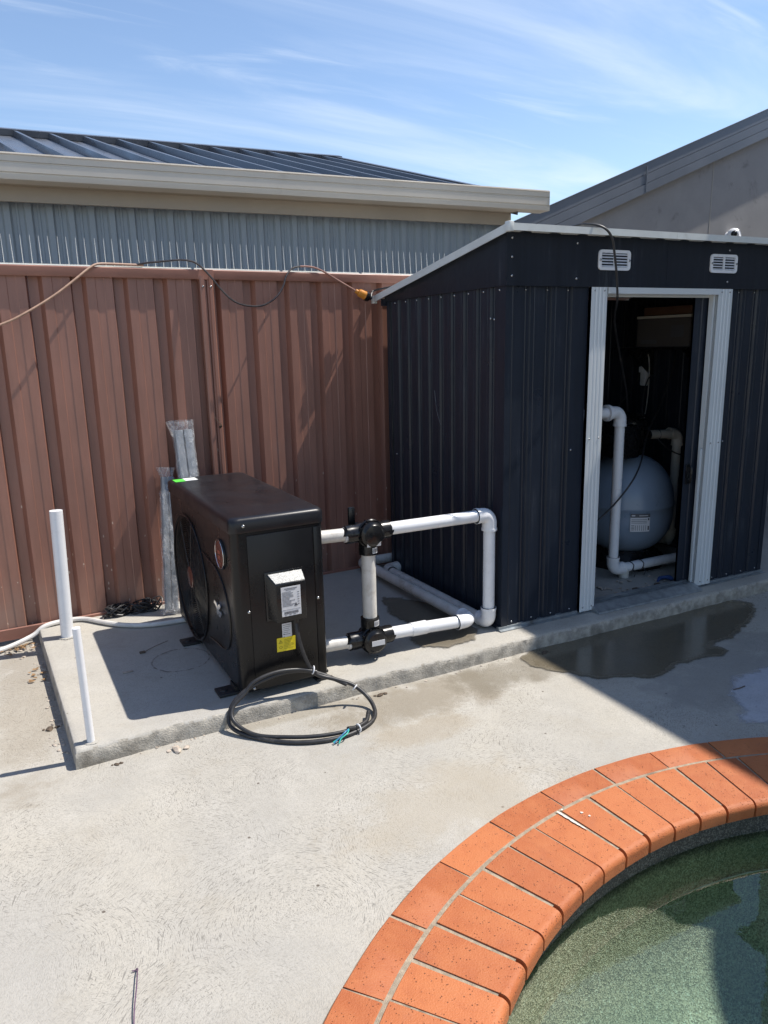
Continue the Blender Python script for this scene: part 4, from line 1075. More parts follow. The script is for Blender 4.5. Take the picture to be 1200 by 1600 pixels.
# funnel behind the opening
rims = [(FR, 0), (FR - .010, .006), (FR - .016, .03), (FR - .018, .11)]
prev = ringF
for r, d in rims[1:]:
    cur = [bm.verts.new((d, FY + r * cos(2 * pi * k / NF), FZ + r * sin(2 * pi * k / NF))) for k in range(NF)]
    for k in range(NF): j = (k + 1) % NF; bm.faces.new((prev[k], prev[j], cur[j], cur[k]))
    prev = cur
bm.faces.new(prev)
casing = obj('casing', bm, M_black, hp, smooth=40)
# bezel around the fan
bm = B(); tube(bm, [(-.002, FY + (FR + .004) * cos(2 * pi * k / 64), FZ + (FR + .004) * sin(2 * pi * k / 64)) for k in range(64)], .005, 8, closed=True)
bez = obj('fan_bezel', bm, M_black, hp)
# moulded groove swinging round the badge
bm = B(); gpts = smooth_path([(-.001, FY - .325 * cos(radians(36)), FZ + .325 * sin(radians(36))), (-.001, .36, .515), (-.001, .24, .500), (-.001, .15, .455), (-.001, .095, .375), (-.001, .085, .295), (-.001, .12, .205), (-.001, .20, .160), (-.001, .30, .150), (-.001, .43, .135)], 8)
tube(bm, gpts, .0045, 8); obj('moulded_ridge', bm, M_black, hp)
# lid
bm = B()
LID = [(ZL + .002, .003), (ZL + .002, -.004), (ZL + .006, -.005), (ZL + .045, -.005), (ZL + .054, -.001), (ZL + .0595, .006), (ZL + .062, .018), (ZL + .0625, .05)]
lo = [hloop(bm, z, ins) for z, ins in LID]
for A, Bq in zip(lo, lo[1:]):
    for k in range(n_): bm.faces.new((A[k], A[(k + 1) % n_], Bq[(k + 1) % n_], Bq[k]))
bm.faces.new(lo[0]); bm.faces.new(lo[-1])
obj('lid', bm, M_lid, hp, smooth=50)
ZT = ZL + .0625
bm = B(); box(bm, (.012, HPL - .13, ZT - .0008), (.062, HPL - .055, ZT + .0008)); xf(bm, Matrix.Identity(4)); obj('green_sticker', bm, M_green, hp, smooth=0)
bm = B(); box(bm, (.064, HPL - .12, ZT - .0007), (.125, HPL - .045, ZT + .0007)); obj('white_sticker', bm, M_wstick, hp, smooth=0)
# wire guard: many rings and spokes
GX = .006
guard = None
bm = B()
def gx(r): return GX - .006 * (1 - (r / FR) ** 2)
for k in range(27):
    r = .052 + (FR - .060) * k / 26
    tube(bm, [(gx(r), FY + r * cos(2 * pi * q / 56), FZ + r * sin(2 * pi * q / 56)) for q in range(56)], .0011, 4, closed=True)
for k in range(8):
    a = 2 * pi * k / 8 + .2
    tube(bm, [(gx(r) + .002, FY + r * cos(a), FZ + r * sin(a)) for r in (.04, .12, .2, FR - .004)], .002, 5)
guard = obj('fan_guard', bm, M_guard, hp, kind='stuff')
bm = B(); tube(bm, [(gx(0) - .004, FY, FZ), (gx(0) - .002, FY, FZ), (gx(0) + .004, FY, FZ)], [.048, .052, .052], 28); obj('guard_badge', bm, M_red, hp)
# fan rotor with three broad blades
rot_ = emp('fan', (.06, FY, FZ)); rot_.parent = hp
bm = B(); cyl(bm, (-.02, 0, 0), (.04, 0, 0), .055, 24, .006); obj('hub', bm, M_blackp, rot_)
for bq in range(3):
    bm = B(); a0 = radians(25 + 120 * bq); gridv = []
    for i_ in range(7):
        r = .05 + (FR - .05 - .035) * i_ / 6; row = []
        for j_ in range(7):
            aa = a0 + radians(78) * (j_ / 6 - .1 * (i_ / 6)); row.append(bm.verts.new((.035 - .055 * j_ / 6 + .008 * sin(i_), r * cos(aa), r * sin(aa))))
        gridv.append(row)
    for i_ in range(6):
        for j_ in range(6): bm.faces.new((gridv[i_][j_], gridv[i_][j_ + 1], gridv[i_ + 1][j_ + 1], gridv[i_ + 1][j_]))
    obj('blade', bm, M_blade, rot_, smooth=60)
# display dial
bm = B(); tube(bm, [(-.001, .150, .590), (-.007, .150, .590), (-.008, .150, .590)], [.064, .062, .050], 28); dsp = obj('display_surround', bm, M_black, hp)
xf_ = None
bm = B(); tube(bm, [(-.0078, .150, .590), (-.0095, .150, .590), (-.0100, .150, .590)], [.056, .054, .03], 28); obj('display_face', bm, M_red, dsp)
bm = B(); tube(bm, [(-.009, .150 + .059 * cos(2 * pi * k / 40), .590 + .059 * sin(2 * pi * k / 40)) for k in range(40)], .0016, 6, closed=True); obj('chrome_ring', bm, M_chrome, dsp)
bm = B()
for (y_, z_, w_) in ((.15, .60, .030), (.15, .578, .024)): box(bm, (-.0108, y_ - w_ / 2, z_ - .007), (-.0102, y_ + w_ / 2, z_ + .007))
for k in range(3): box(bm, (-.0108, .126 + .02 * k, .553), (-.0102, .132 + .02 * k, .559))
obj('display_digits', bm, mat('display_segments', (.30, .07, .04), .3), dsp, smooth=0)
# chrome swirl badge: two curved leaves crossing
def leaf_(pts, name):
    bm = B(); f = bm.faces.new([bm.verts.new((-.003, y_, z_)) for y_, z_ in pts]); r = bmesh.ops.extrude_face_region(bm, geom=[f])
    for v in r['geom']:
        if isinstance(v, bmesh.types.BMVert): v.co.x -= .005
    return obj(name, bm, M_chrome, hp, smooth=0)
leaf_([(.300, .340), (.287, .356), (.262, .352), (.243, .338), (.225, .322), (.205, .327), (.190, .318), (.206, .300), (.228, .298), (.250, .315), (.266, .332), (.284, .338)], 'badge')
leaf_([(.262, .312), (.248, .330), (.232, .348), (.212, .358), (.196, .352), (.206, .340), (.222, .332), (.238, .312), (.250, .298)], 'badge')
# end face: panel seams, screws
bm = B()
bm.free()
def front_box(bm, x0, x1, z0, z1, y0, y1, bev=0): return box(bm, (x0, y0, z0), (x1, y1, z1), bev, 2)
bm = B(); front_box(bm, .060, .336, .045, .688, -.0045, .002, .0025); pnl = obj('service_panel', bm, M_black, hp)
bm = B(); front_box(bm, .3395, .372, .045, .688, -.0035, .002, .002); obj('edge_panel', bm, M_black, hp)
msb = None
bm = B(); lathe(bm, [(0, .005), (.003, .0048), (.0062, .0025), (.0068, 0)], 12); big = mesh(bm, 'screw', 60); big.materials.append(M_steel)
for x, z, y in ((.050, ZL + .030, -.0052), (.053, .378, -.0002), (.348, .385, -.0035), (.055, .050, -.0002)):
    obj('screw', big, None, hp, loc=(x, y, z), rot=(radians(90), 0, 0))
# terminal cover box
bxp = B()
yo = -.0045
front_box(bxp, .120, .290, .325, .532, yo - .006, yo, .004)
tcv = obj('terminal_frame', bxp, M_blackp, hp)
bm = B()
x0b, x1b, z0b, z1b, dp = .150, .280, .332, .522, .050
bv = [bm.verts.new(p) for p in ((x0b - .022, yo - .006, z0b + .006), (x1b, yo - .006, z0b), (x1b, yo - .006, z1b), (x0b - .022, yo - .006, z1b),
                                (x0b, yo - dp, z0b - .004), (x1b - .004, yo - dp, z0b - .004), (x1b - .004, yo - dp, z1b - .034), (x0b, yo - dp, z1b - .034))]
for f in ((4, 5, 6, 7), (0, 4, 7, 3), (1, 2, 6, 5), (0, 1, 5, 4), (3, 7, 6, 2)): bm.faces.new([bv[k] for k in f])
bmesh.ops.bevel(bm, geom=[e for e in bm.edges if len(e.link_faces) == 2], offset=.003, segments=2, profile=.5, affect='EDGES')
cov = obj('terminal_cover', bm, M_blackp, hp, smooth=50)
bm = B()
nrm = Vector((0, -(.034), (dp - .006))).normalized()
o1 = [Vector((x0b - .016, yo - .0085, z1b - .0005)), Vector((x1b - .004, yo - .0085, z1b - .0005)), Vector((x1b - .006, yo - dp + .004, z1b - .031)), Vector((x0b + .001, yo - dp + .004, z1b - .031))]
f1_ = [bm.verts.new(p + Vector((0, -.0012, .0016))) for p in o1]; f2_ = [bm.verts.new(p - Vector((0, 0, .001))) for p in o1]
bm.faces.new(f1_); bm.faces.new(f2_)
for k in range(4): bm.faces.new((f1_[k], f1_[(k + 1) % 4], f2_[(k + 1) % 4], f2_[k]))
obj('cover_top_strip', bm, M_speckle, cov, smooth=0)
YL = yo - dp - .0010
bm = B(); box(bm, (.170, YL, .352), (.252, YL + .0016, .474)); lab = obj('rating_label', bm, M_label, hp, smooth=0)
bm = B(); random.seed(3)
def tline(x0, x1, z, h=.0016, y=None): box(bm, (x0, (y or YL) - .0006, z), (x1, (y or YL) - .0002, z + h))
tline(.184, .238, .465, .0026); tline(.190, .230, .460, .0018)
for q in range(12): tline(.174, .174 + random.uniform(.03, .058), .4515 - .0052 * q, .0017)
for q in range(6): tline(.238, .246, .446 - .010 * q, .002)
tline(.172, .250, .378, .0009)
x = .180
while x < .238:
    w = random.choice((.0007, .0012, .0018)); box(bm, (x, YL - .0006, .361), (x + w, YL - .0002, .3715)); x += w + random.choice((.0008, .0012))
for k in range(3): tline(.182 + .018 * k, .192 + .018 * k, .357, .0016)
v = [bm.verts.new((xx, YL - .0007, zz)) for xx, zz in ((.222, .390), (.238, .390), (.230, .405))]; bm.faces.new(v)
obj('label_print', bm, M_ink, lab, smooth=0)
YP = yo - .0008
bm = B(); box(bm, (.184, YP - .0006, .238), (.225, YP + .0006, .304)); l2 = obj('small_label', bm, M_label, hp, smooth=0)
bm = B()
for q in range(6): box(bm, (.188, YP - .0012, .296 - .008 * q), (.188 + random.uniform(.018, .032), YP - .0007, .2975 - .008 * q))
box(bm, (.188, YP - .0012, .243), (.193, YP - .0007, .248)); box(bm, (.188, YP - .0012, .255), (.193, YP - .0007, .260)); obj('label_print', bm, M_ink, l2, smooth=0)
bm = B(); box(bm, (.158, YP - .0014, .186), (.238, YP - .0002, .245)); xf(bm, Matrix.Translation((.198, 0, .215)) @ Matrix.Rotation(radians(1.5), 4, 'Y') @ Matrix.Translation((-.198, 0, -.215))); yl = obj('warning_label', bm, M_yellow, hp, smooth=0)
bm = B(); Y3 = YP - .0021
for (cx, cz, s) in ((.174, .228, .009),):
    o_ = [(cx - s, cz - s * .7), (cx + s, cz - s * .7), (cx, cz + s)]; i_ = [(cx - s * .6, cz - s * .45), (cx + s * .6, cz - s * .45), (cx, cz + s * .58)]
    vo_ = [bm.verts.new((p[0], Y3, p[1])) for p in o_]; vi_ = [bm.verts.new((p[0], Y3, p[1])) for p in i_]
    for k in range(3): bm.faces.new((vo_[k], vo_[(k + 1) % 3], vi_[(k + 1) % 3], vi_[k]))
    box(bm, (cx - .0010, Y3, cz - .002), (cx + .0010, Y3 + .0004, cz + .0035))
ring_ = [(.174 + .0075 * cos(t), .205 + .006 * sin(t)) for t in [2 * pi * k / 12 for k in range(12)]]
vo_ = [bm.verts.new((a, Y3, b)) for a, b in ring_]; vi_ = [bm.verts.new((.174 + (a - .174) * .7, Y3, .205 + (b - .205) * .7)) for a, b in ring_]
for k in range(12): bm.faces.new((vo_[k], vo_[(k + 1) % 12], vi_[(k + 1) % 12], vi_[k]))
for q in range(7): box(bm, (.188, Y3, .234 - .0062 * q), (.188 + random.uniform(.028, .044), Y3 + .0004, .2355 - .0062 * q))
obj('label_print', bm, M_yink, yl, smooth=0)
# cable gland under the cover
bm = B(); cyl(bm, (.236, -.030, .332), (.236, -.030, .308), .012, 14); obj('cable_gland', bm, M_blackp, hp)
# rubber feet
for fx, fy in ((-.068, .085), (-.068, .70), (.29, .085), (.29, .70)):
    bm = B(); box(bm, (fx, fy, .0), (fx + .13 + (.0 if fx < 0 else .0), fy + .085, .012), .004, 2); box(bm, (fx + .068 if fx < 0 else fx, fy + .01, .0125), (fx + .125, fy + .075, .034)); 
    if fx < 0: tube(bm, [(fx + .03, fy + .042, .012), (fx + .03, fy + .042, .016)], [.016, .013], 12)
    obj('rubber_foot', bm, M_rubber, hp)
bm = B(); box(bm, (.335, .02, .0), (.40, .10, .012), .004); obj('rubber_foot', bm, M_rubber, hp)
for k in range(2):
    z = (.592, .092)[k]
    bm = B(); tube(bm, [(HPW - .002, .183, z), (HPW + .012, .183, z), (HPW + .012, .183, z), (HPW + .045, .183, z)], [.045, .045, .036, .036], 20); obj('water_port', bm, M_blackp, hp)

# power cable: drops from the cover, coils twice on the paving
cab = emp('power_cable', (-1.1, -.2, 0), label='black power cable hanging from the heat pump and coiled on the paving', cat='cable')
gl_ = hp.matrix_basis if False else None
gx0 = HX + .236 * cos(HTH) + .030 * sin(HTH); gy0 = HY + .236 * sin(HTH) - .030 * cos(HTH)
CP = [(gx0, gy0, .315), (-1.112, -.165, .24), (-1.085, -.172, .14), (-1.05, -.18, .08), (-.97, -.20, .045), (-.90, -.225, .012), (-.858, -.285, -.035), (-.875, -.37, -.058), (-.94, -.43, -.061), (-1.05, -.462, -.061), (-1.16, -.448, -.061), (-1.27, -.39, -.061),
      (-1.375, -.285, -.060), (-1.425, -.20, -.040), (-1.40, -.172, .030), (-1.32, -.165, .082), (-1.20, -.163, .108), (-1.10, -.166, .100), (-1.02, -.178, .070), (-.93, -.215, .020), (-.885, -.27, -.030), (-.875, -.34, -.055), (-.93, -.405, -.052), (-1.03, -.44, -.050), (-1.14, -.43, -.052), (-1.26, -.375, -.053), (-1.36, -.285, -.050), (-1.405, -.205, -.020), (-1.375, -.180, .035), (-1.30, -.176, .07)]
off = Vector((1.1, .2, 0))
bm = B(); tube(bm, [p + off for p in smooth_path(CP[:20], 10)], .0085, 10); obj('sheath', bm, M_cable, cab, smooth=60)
CP2 = [(-.93, -.213, .034), (-.872, -.275, -.018), (-.862, -.355, -.048), (-.915, -.418, -.044), (-1.02, -.456, -.045), (-1.14, -.455, -.046), (-1.26, -.412, -.046), (-1.37, -.315, -.046), (-1.428, -.225, -.028), (-1.415, -.178, .03), (-1.35, -.172, .075)]
CP2 = [(-1.35, -.172, .062), (-1.405, -.185, .020), (-1.412, -.225, -.020), (-1.355, -.305, -.050), (-1.25, -.375, -.054), (-1.14, -.425, -.054), (-1.03, -.442, -.054), (-.94, -.415, -.054), (-.90, -.36, -.048)]
bm = B(); tube(bm, [p + off for p in smooth_path([(-1.05, -.185, .092)] + [(-1.12, -.170, .112), (-1.22, -.166, .120), (-1.31, -.168, .100)] + CP2, 10)], .0080, 10); obj('sheath', bm, M_cable, cab, smooth=60)
E1 = [(-.90, -.36, -.045), (-.935, -.412, -.052), (-.99, -.440, -.050), (-1.03, -.452, -.040)]
bm = B(); tube(bm, [p + off for p in smooth_path(E1, 8)], .0088, 10); obj('sheath_end', bm, M_cable, cab, smooth=60)
for (m_, dd) in ((M_teal, (0, 0, 0)), (M_teal, (.004, -.012, .002)), (M_bluewire, (.0, -.005, .006))):
    bm = B(); tube(bm, [p + off for p in smooth_path([(-1.025, -.452, -.040), (-1.05 + dd[0], -.470 + dd[1], -.042 + dd[2]), (-1.075, -.478 + dd[1], -.052 + dd[2]), (-1.105 + dd[0] * 4, -.482 + dd[1] * 1.6, -.062)], 6)], .0026, 6); obj('core_wire', bm, m_, cab)
def tie(p, d, r=.013):
    p = Vector(p) + off; d = Vector(d).normalized(); u = d.orthogonal().normalized(); v = d.cross(u); bm = B()
    tube(bm, [p + u * r * cos(t) + v * r * sin(t) for t in [2 * pi * k / 12 for k in range(12)]], .0028, 6, closed=True); obj('cable_tie', bm, M_white, cab)
tie((-1.062, -.178, .100), (1, -.2, -.3), .016); tie((-.905, -.240, .010), (1, -1, -1), .014); tie((-.985, -.450, -.050), (1, .2, 0), .016)

# ------------------------------------------------------------------ outdoor PVC pipework
pv = emp('pvc_pipework', (-.70, .035, 0), label='white pvc pipe loop with black three way valves joining heat pump and shed', cat='pipework')
PO = Vector((-.70, .035, 0))
def Q(x, y, z): return Vector((x, y, z)) - PO
PR = .0290
def addp(name, segs, m=M_white, r=PR):
    bm = B()
    for a_, b_ in segs: cyl(bm, Q(*a_), Q(*b_), r, 22)
    return obj(name, bm, m, pv)
ZU, ZD = .592, .092
addp('pipe', [((-.925, .045, ZU + .002), (-.80, .037, ZU))], M_grime_white)
addp('pipe', [((-.925, .045, ZD), (-.80, .037, ZD))], M_grime_white)
addp('pipe', [((-.60, .035, ZU), (-.118, .040, .590))])
addp('pipe', [((-.70, .035, .195), (-.70, .035, .49))], M_grime_white, .0325)
addp('pipe', [((-.60, .035, ZD), (-.48, .035, .088))]); addp('pipe', [((-.42, .035, .086), (-.225, .035, .0765))])
addp('pipe', [((-.05, .04, .53), (-.05, .04, .105))])
addp('pipe', [((-.052, .10, .038), (-.087, 1.05, .036))], M_grime_white)
addp('pipe', [((-.1605, .095, .073), (-.181, 1.21, .054))], M_grime_white)
addp('pipe', [((-.03, 1.10, .036), (.10, 1.10, .036))], M_grime_white); addp('pipe', [((-.125, 1.262, .054), (.5, 1.262, .055))], M_grime_white)
for c_, a_, b_ in (((-.05, .04, .590), (-1, 0, 0), (0, 0, -1)), ((-.05, .04, .040), (0, 0, 1), (-.02, 1, 0)), ((-.160, .035, .076), (-1, 0, 0), (0, 1, -.05)), ((-.088, 1.10, .036), (0, -1, 0), (1, 0, 0)), ((-.182, 1.262, .054), (0, -1, 0), (1, 0, 0))):
    bm = B(); elbow(bm, Q(*c_), a_, b_, .0362, .040, .038); obj('elbow', bm, M_white if c_[1] < 1 else M_grime_white, pv, smooth=50)
bm = B(); tube(bm, [Q(-.49, .035, .088), Q(-.49, .035, .088), Q(-.41, .035, .0865), Q(-.41, .035, .0865)], [.029, .0325, .0325, .029], 22); obj('coupling', bm, M_white, pv)
for z in (ZU, ZD):
    bm = B(); tube(bm, [Q(-.815, .0375, z), Q(-.813, .0375, z), Q(-.802, .037, z), Q(-.80, .037, z)], [.030, .0345, .0345, .030], 22); obj('bush', bm, M_white, pv)
    up = z > .3; s = -1 if up else 1
    vv = emp('three_way_valve', tuple(Q(-.70, .035, z))); vv.parent = pv
    bm = B()
    prf = [(-.108, .032), (-.108, .0405), (-.085, .0415), (-.060, .0400), (-.045, .043), (0, .052), (.045, .043), (.060, .0400), (.082, .0415), (.104, .0405), (.104, .032)]
    tube(bm, [(x, 0, 0) for x, r in prf], [r for x, r in prf], 24)
    prz = [(.02, .040), (.052, .041), (.060, .043), (.100, .043), (.102, .034)]
    tube(bm, [(0, 0, s * x) for x, r in prz], [r for x, r in prz], 24)
    obj('body', bm, M_blackp, vv, smooth=40)
    bm = B(); tube(bm, [(0, -.020, 0), (0, -.044, 0), (0, -.046, 0), (0, -.058, 0), (0, -.060, 0), (0, -.069, 0), (0, -.072, 0), (0, -.0735, 0)], [.046, .047, .056, .056, .050, .042, .024, .0], 32); obj('cap', bm, M_blackp, vv, smooth=35)
    bm = B(); tube(bm, [(.058 * cos(t), -.030, .058 * sin(t)) for t in [2 * pi * k / 36 for k in range(36)]], .006, 6, closed=True)
    for k in range(8):
        a = 2 * pi * k / 8 + .3; cyl(bm, (.058 * cos(a), -.048, .058 * sin(a)), (.058 * cos(a), -.012, .058 * sin(a)), .005, 8)
    obj('flange', bm, M_blackp, vv)
    bm = B(); cyl(bm, (0, .02, 0), (0, .065, 0), .022, 16); cyl(bm, (0, .065, 0), (0, .078, 0), .030, 16, .003)
    if up: xa_ = -.04; box(bm, (-.062, .060, .01), (-.030, .078, .105), .006, 2); box(bm, (-.058, .060, -.02), (.01, .076, .03), .006, 2)
    else: box(bm, (-.015, .060, -.02), (.015, .076, .06), .006, 2)
    obj('lever', bm, M_blackp, vv)
    bm = B()
    if up: box(bm, (-.030, -.0725, -.044), (.036, -.0705, -.024)); xf(bm, Matrix.Rotation(radians(10), 4, 'X') @ Matrix.Translation((0, .006, .0)))
    else: box(bm, (-.028, -.0775, -.012), (.036, -.0755, .012))
    sl_ = obj('sticker', bm, M_label, vv, smooth=0)
    bm = B(); y_ = -.0433
    for k in range(9): a = radians(-90 + 2 + 5 * k); 
    ag = [radians(-88 + 6 * k) for k in range(8)]
    va = [bm.verts.new((.0438 * cos(a), .0438 * sin(a), s * .066)) for a in ag]; vb = [bm.verts.new((.0438 * cos(a), .0438 * sin(a), s * .092)) for a in ag]
    for k in range(7): bm.faces.new((va[k], va[k + 1], vb[k + 1], vb[k]))
    obj('barcode_sticker', bm, M_label, vv, smooth=60)
    bm = B()
    for k in range(10):
        a = radians(-84 + 3.4 * k); a2 = a + radians(random.choice((1, 1.8)))
        bm.faces.new([bm.verts.new((.0444 * cos(q), .0444 * sin(q), zz)) for q, zz in ((a, s * .070), (a2, s * .070), (a2, s * .088), (a, s * .088))])
    obj('barcode', bm, M_ink, vv, smooth=0)

# ------------------------------------------------------------------ standing pipes at the plinth's left edge
def stub(name, x, y, r, h, lean, lab, wall_):
    o = emp(name, (x, y, 0), label=lab, cat='pipe'); bm = B(); top = Vector((lean[0], lean[1], h))
    d = top.normalized(); n1 = []
    ring_tube(bm, (0, 0, -.01), top, r, r - wall_, 26); obj('tube', bm, M_white, o, smooth=50)
    bm = B()
    for k in range(14):
        a = 2 * pi * k / 14; q = B(); s = random.uniform(.006, .013) * (1 + r * 8); bmesh.ops.create_icosphere(q, subdivisions=1, radius=s)
        xf(q, Matrix.Translation(((r + .004) * cos(a), (r + .004) * sin(a), .001)) @ Matrix.Diagonal((1, 1, .35, 1))); m_ = bpy.data.meshes.new('t'); q.to_mesh(m_); q.free(); bm.from_mesh(m_); bpy.data.meshes.remove(m_)
    obj('mortar_collar', bm, M_slab, o); return o
stub('thick_riser_pipe', -1.935, 1.0, .0305, .648, (.018, .0), 'thick white open pipe standing at the back left of the plinth', .0035)
stub('thin_riser_pipe', -1.927, -.150, .0140, .450, (-.004, -.012), 'thin white conduit standing at the front left corner of the plinth', .002)

# ------------------------------------------------------------------ wrapped posts leaning on the fence
def wrapped(name, base, top, w, t, lab, film_extra):
    b = Vector(base); tp = Vector(top); d = tp - b; Ln = d.length; d.normalize()
    o = emp(name, tuple(b), label=lab, cat='wrapped post')
    xaxis = Vector((1, .05, 0)).normalized(); xaxis = (xaxis - d * xaxis.dot(d)).normalized(); yaxis = d.cross(xaxis)
    R = Matrix((xaxis, yaxis, d)).transposed().to_4x4()
    bm = B(); box(bm, (-w / 2, -t / 2, .02), (-w * .02, t / 2, Ln - .05), .004); box(bm, (w * .02, -t / 2 - .006, .02), (w / 2, t / 2 - .006, Ln - .05), .004); xf(bm, R)
    obj('post_core', bm, M_packgrey, o)
    bm = B(); rows = []; nz = 40; ns = 40
    for i_ in range(nz + 1):
        z = Ln * i_ / nz; row = []
        for k in range(ns):
            a = 2 * pi * k / ns; cx, cy = cos(a), sin(a)
            ex = (w / 2 + .010) * (abs(cx) ** .5) * (1 if cx > 0 else -1); ey = (t / 2 + .010) * (abs(cy) ** .5) * (1 if cy > 0 else -1)
            p = Vector((ex, ey, z)); f = mn.noise(Vector((ex * 30, ey * 30, z * 16 + film_extra))) * .007 + mn.noise(Vector((ex * 60, ey * 60, z * 30 + film_extra))) * .002
            if i_ > nz - 4: f += .006 * (i_ - nz + 4) * (1 if cx < 0 else .3)
            if i_ < 3: f += .006 * (3 - i_)
            if film_extra and i_ > nz - 7: p.x *= .62 + .06 * abs(i_ - nz + 3); p.y *= .7
            p += Vector((cx, cy, 0)) * f; row.append(bm.verts.new(p))
        rows.append(row)
    for A, Bq in zip(rows, rows[1:]):
        for k in range(ns): bm.faces.new((A[k], A[(k + 1) % ns], Bq[(k + 1) % ns], Bq[k]))
    bm.faces.new(rows[-1]); xf(bm, R)
    obj('plastic_film', bm, M_film, o, smooth=60)
    return o
wrapped('wrapped_post', (-1.235, 1.03, .004), (-1.242, 1.225, 1.02), .092, .05, 'taller grey post wrapped in clear plastic leaning on the fence behind the heat pump', 0)
wrapped('wrapped_post', (-1.408, 1.06, .004), (-1.340, 1.215, .775), .066, .04, 'shorter post in crumpled clear plastic leaning beside the fan side of the heat pump', 9)

# bundle of black wire by the fence
wb = emp('wire_bundle', (-1.60, 1.20, 0), label='tangled bundle of black wire lying by the foot of the fence', cat='wire')
bm = B(); random.seed(11)
for k in range(40):
    cx = -.075 + random.uniform(-.03, .03) if k % 2 else .075 + random.uniform(-.03, .04)
    r = random.uniform(.012, .038); t0 = random.uniform(0, 6); tz = random.uniform(.4, 1.6)
    pts = [(cx + r * 1.5 * cos(t0 + t * .9), -.01 + r * sin(t0 + t), .030 + r * .8 * sin(t * tz + k)) for t in [k2 * .6 for k2 in range(12)]]
    pts = [(x, y, max(.004, z)) for x, y, z in pts]
    tube(bm, smooth_path(pts, 3), .0036, 5)
tube(bm, smooth_path([(-.04, 0, .03), (0, .01, .02), (.04, 0, .03)], 5), .009, 8)
obj('wire_loops', bm, M_cable, wb, kind='stuff')
bm = B(); tube(bm, [(0 + .002 * sin(t), .008 + .014 * cos(t), .022 + .014 * sin(t)) for t in [2 * pi * k / 10 for k in range(10)]], .0025, 5, closed=True); obj('bundle_tie', bm, M_beige, wb)

cable('clear_hose', [(-2.75, 1.12, -.055), (-2.4, 1.09, -.056), (-2.24, 1.125, -.055), (-2.10, 1.175, -.03), (-2.03, 1.19, .008), (-1.93, 1.205, .014), (-1.84, 1.185, .013), (-1.76, 1.09, .013), (-1.68, 1.0, .013), (-1.60, .945, .013), (-1.52, .915, .013), (-1.43, .905, .013), (-1.34, .90, .014), (-1.30, .90, .02)], .0125, M_hose, 'milky white hose running along the fence foot and over the plinth', 'hose', 8, 10)

# ------------------------------------------------------------------ cords over the fence
def fy(x): return 1.325 + .046 * x
def fc(x, out, z): return (x, fy(x) - .012 - out, z)
cable('beige_cord', [fc(-2.65, .16, 1.36), fc(-2.30, .13, 1.45), fc(-2.05, .10, 1.528), fc(-1.93, .09, 1.585), fc(-1.80, .065, 1.665), fc(-1.70, .04, 1.74), fc(-1.63, .02, 1.795), fc(-1.585, .006, 1.819), fc(-1.52, -.004, 1.823), fc(-1.43, -.006, 1.822), fc(-1.36, -.008, 1.822)], .0058, M_beige, 'beige cord slanting up the fence at the left and over its rail', 'cord', 8, 8)
BC = [fc(-1.40, -.008, 1.822), fc(-1.34, .002, 1.833), fc(-1.25, .004, 1.843), fc(-1.16, .004, 1.852), fc(-1.09, .012, 1.836), fc(-1.03, .035, 1.775), fc(-.975, .055, 1.70), fc(-.92, .07, 1.645), fc(-.85, .08, 1.619), fc(-.76, .08, 1.620), fc(-.68, .07, 1.66), fc(-.625, .05, 1.72), fc(-.595, .03, 1.78), fc(-.55, .012, 1.825), fc(-.49, .004, 1.838), fc(-.42, .006, 1.835), fc(-.36, .018, 1.812), fc(-.29, .03, 1.772), fc(-.21, .045, 1.727), fc(-.165, .05, 1.702)]
ext = emp('extension_cord', BC[0], label='dark extension cord draped in loops over the fence rail ending in an amber plug', cat='cord')
bm = B(); SP = smooth_path(BC, 8); tube(bm, [p - Vector(BC[0]) for p in SP[:14 * 8 + 1]], .0052, 8); obj('cord_sheath', bm, M_browncord, ext)
bm = B(); tube(bm, [p - Vector(BC[0]) for p in SP[14 * 8 - 1:]], .0054, 8); obj('cord_sheath', bm, mat('cord_reflection_tint', (.26, .13, .10), .4), ext)  # brownish reflection on the dark cord, painted in as a reddish sheath colour
p0 = SP[-1]; p1 = Vector(fc(-.085, .055, 1.668)); d = (p1 - p0).normalized(); Lp = (p1 - p0).length
bm = B(); tube(bm, [p0 + d * Lp * t - Vector(BC[0]) for t in (-.12, -.1, .05, .08, .12, .18, .20, .42, .60, .62, .66)], [.008, .012, .013, .010, .018, .020, .023, .024, .024, .026, .026], 18); obj('plug', bm, M_orange, ext)
bm = B(); tube(bm, [p0 + d * Lp * t - Vector(BC[0]) for t in (.64, .66, .85, .95, 1.06, 1.16)], [.024, .028, .029, .025, .014, .009], 18); obj('socket', bm, M_blackp, ext)
q0 = p0 + d * Lp * 1.12
RC = [tuple(q0), (-.055, 1.285, 1.695), (-.02, 1.30, 1.715), (.06, 1.15, 1.735), (.20, .7, 1.80), (.33, .25, 1.87), (.385, .02, 1.912), (.42, -.06, 1.912), (.462, -.105, 1.892), (.50, -.115, 1.850), (.53, -.105, 1.78), (.565, -.085, 1.70), (.592, -.065, 1.64), (.625, -.035, 1.58), (.72, .08, 1.50), (.85, .20, 1.42), (1.0, .32, 1.30), (1.15, .42, 1.12), (1.25, .5, .98)]
cable('lead_over_roof', RC, .0055, M_cable, 'thin black lead arching over the shed roof edge and down into the doorway', 'cable', 8, 8)

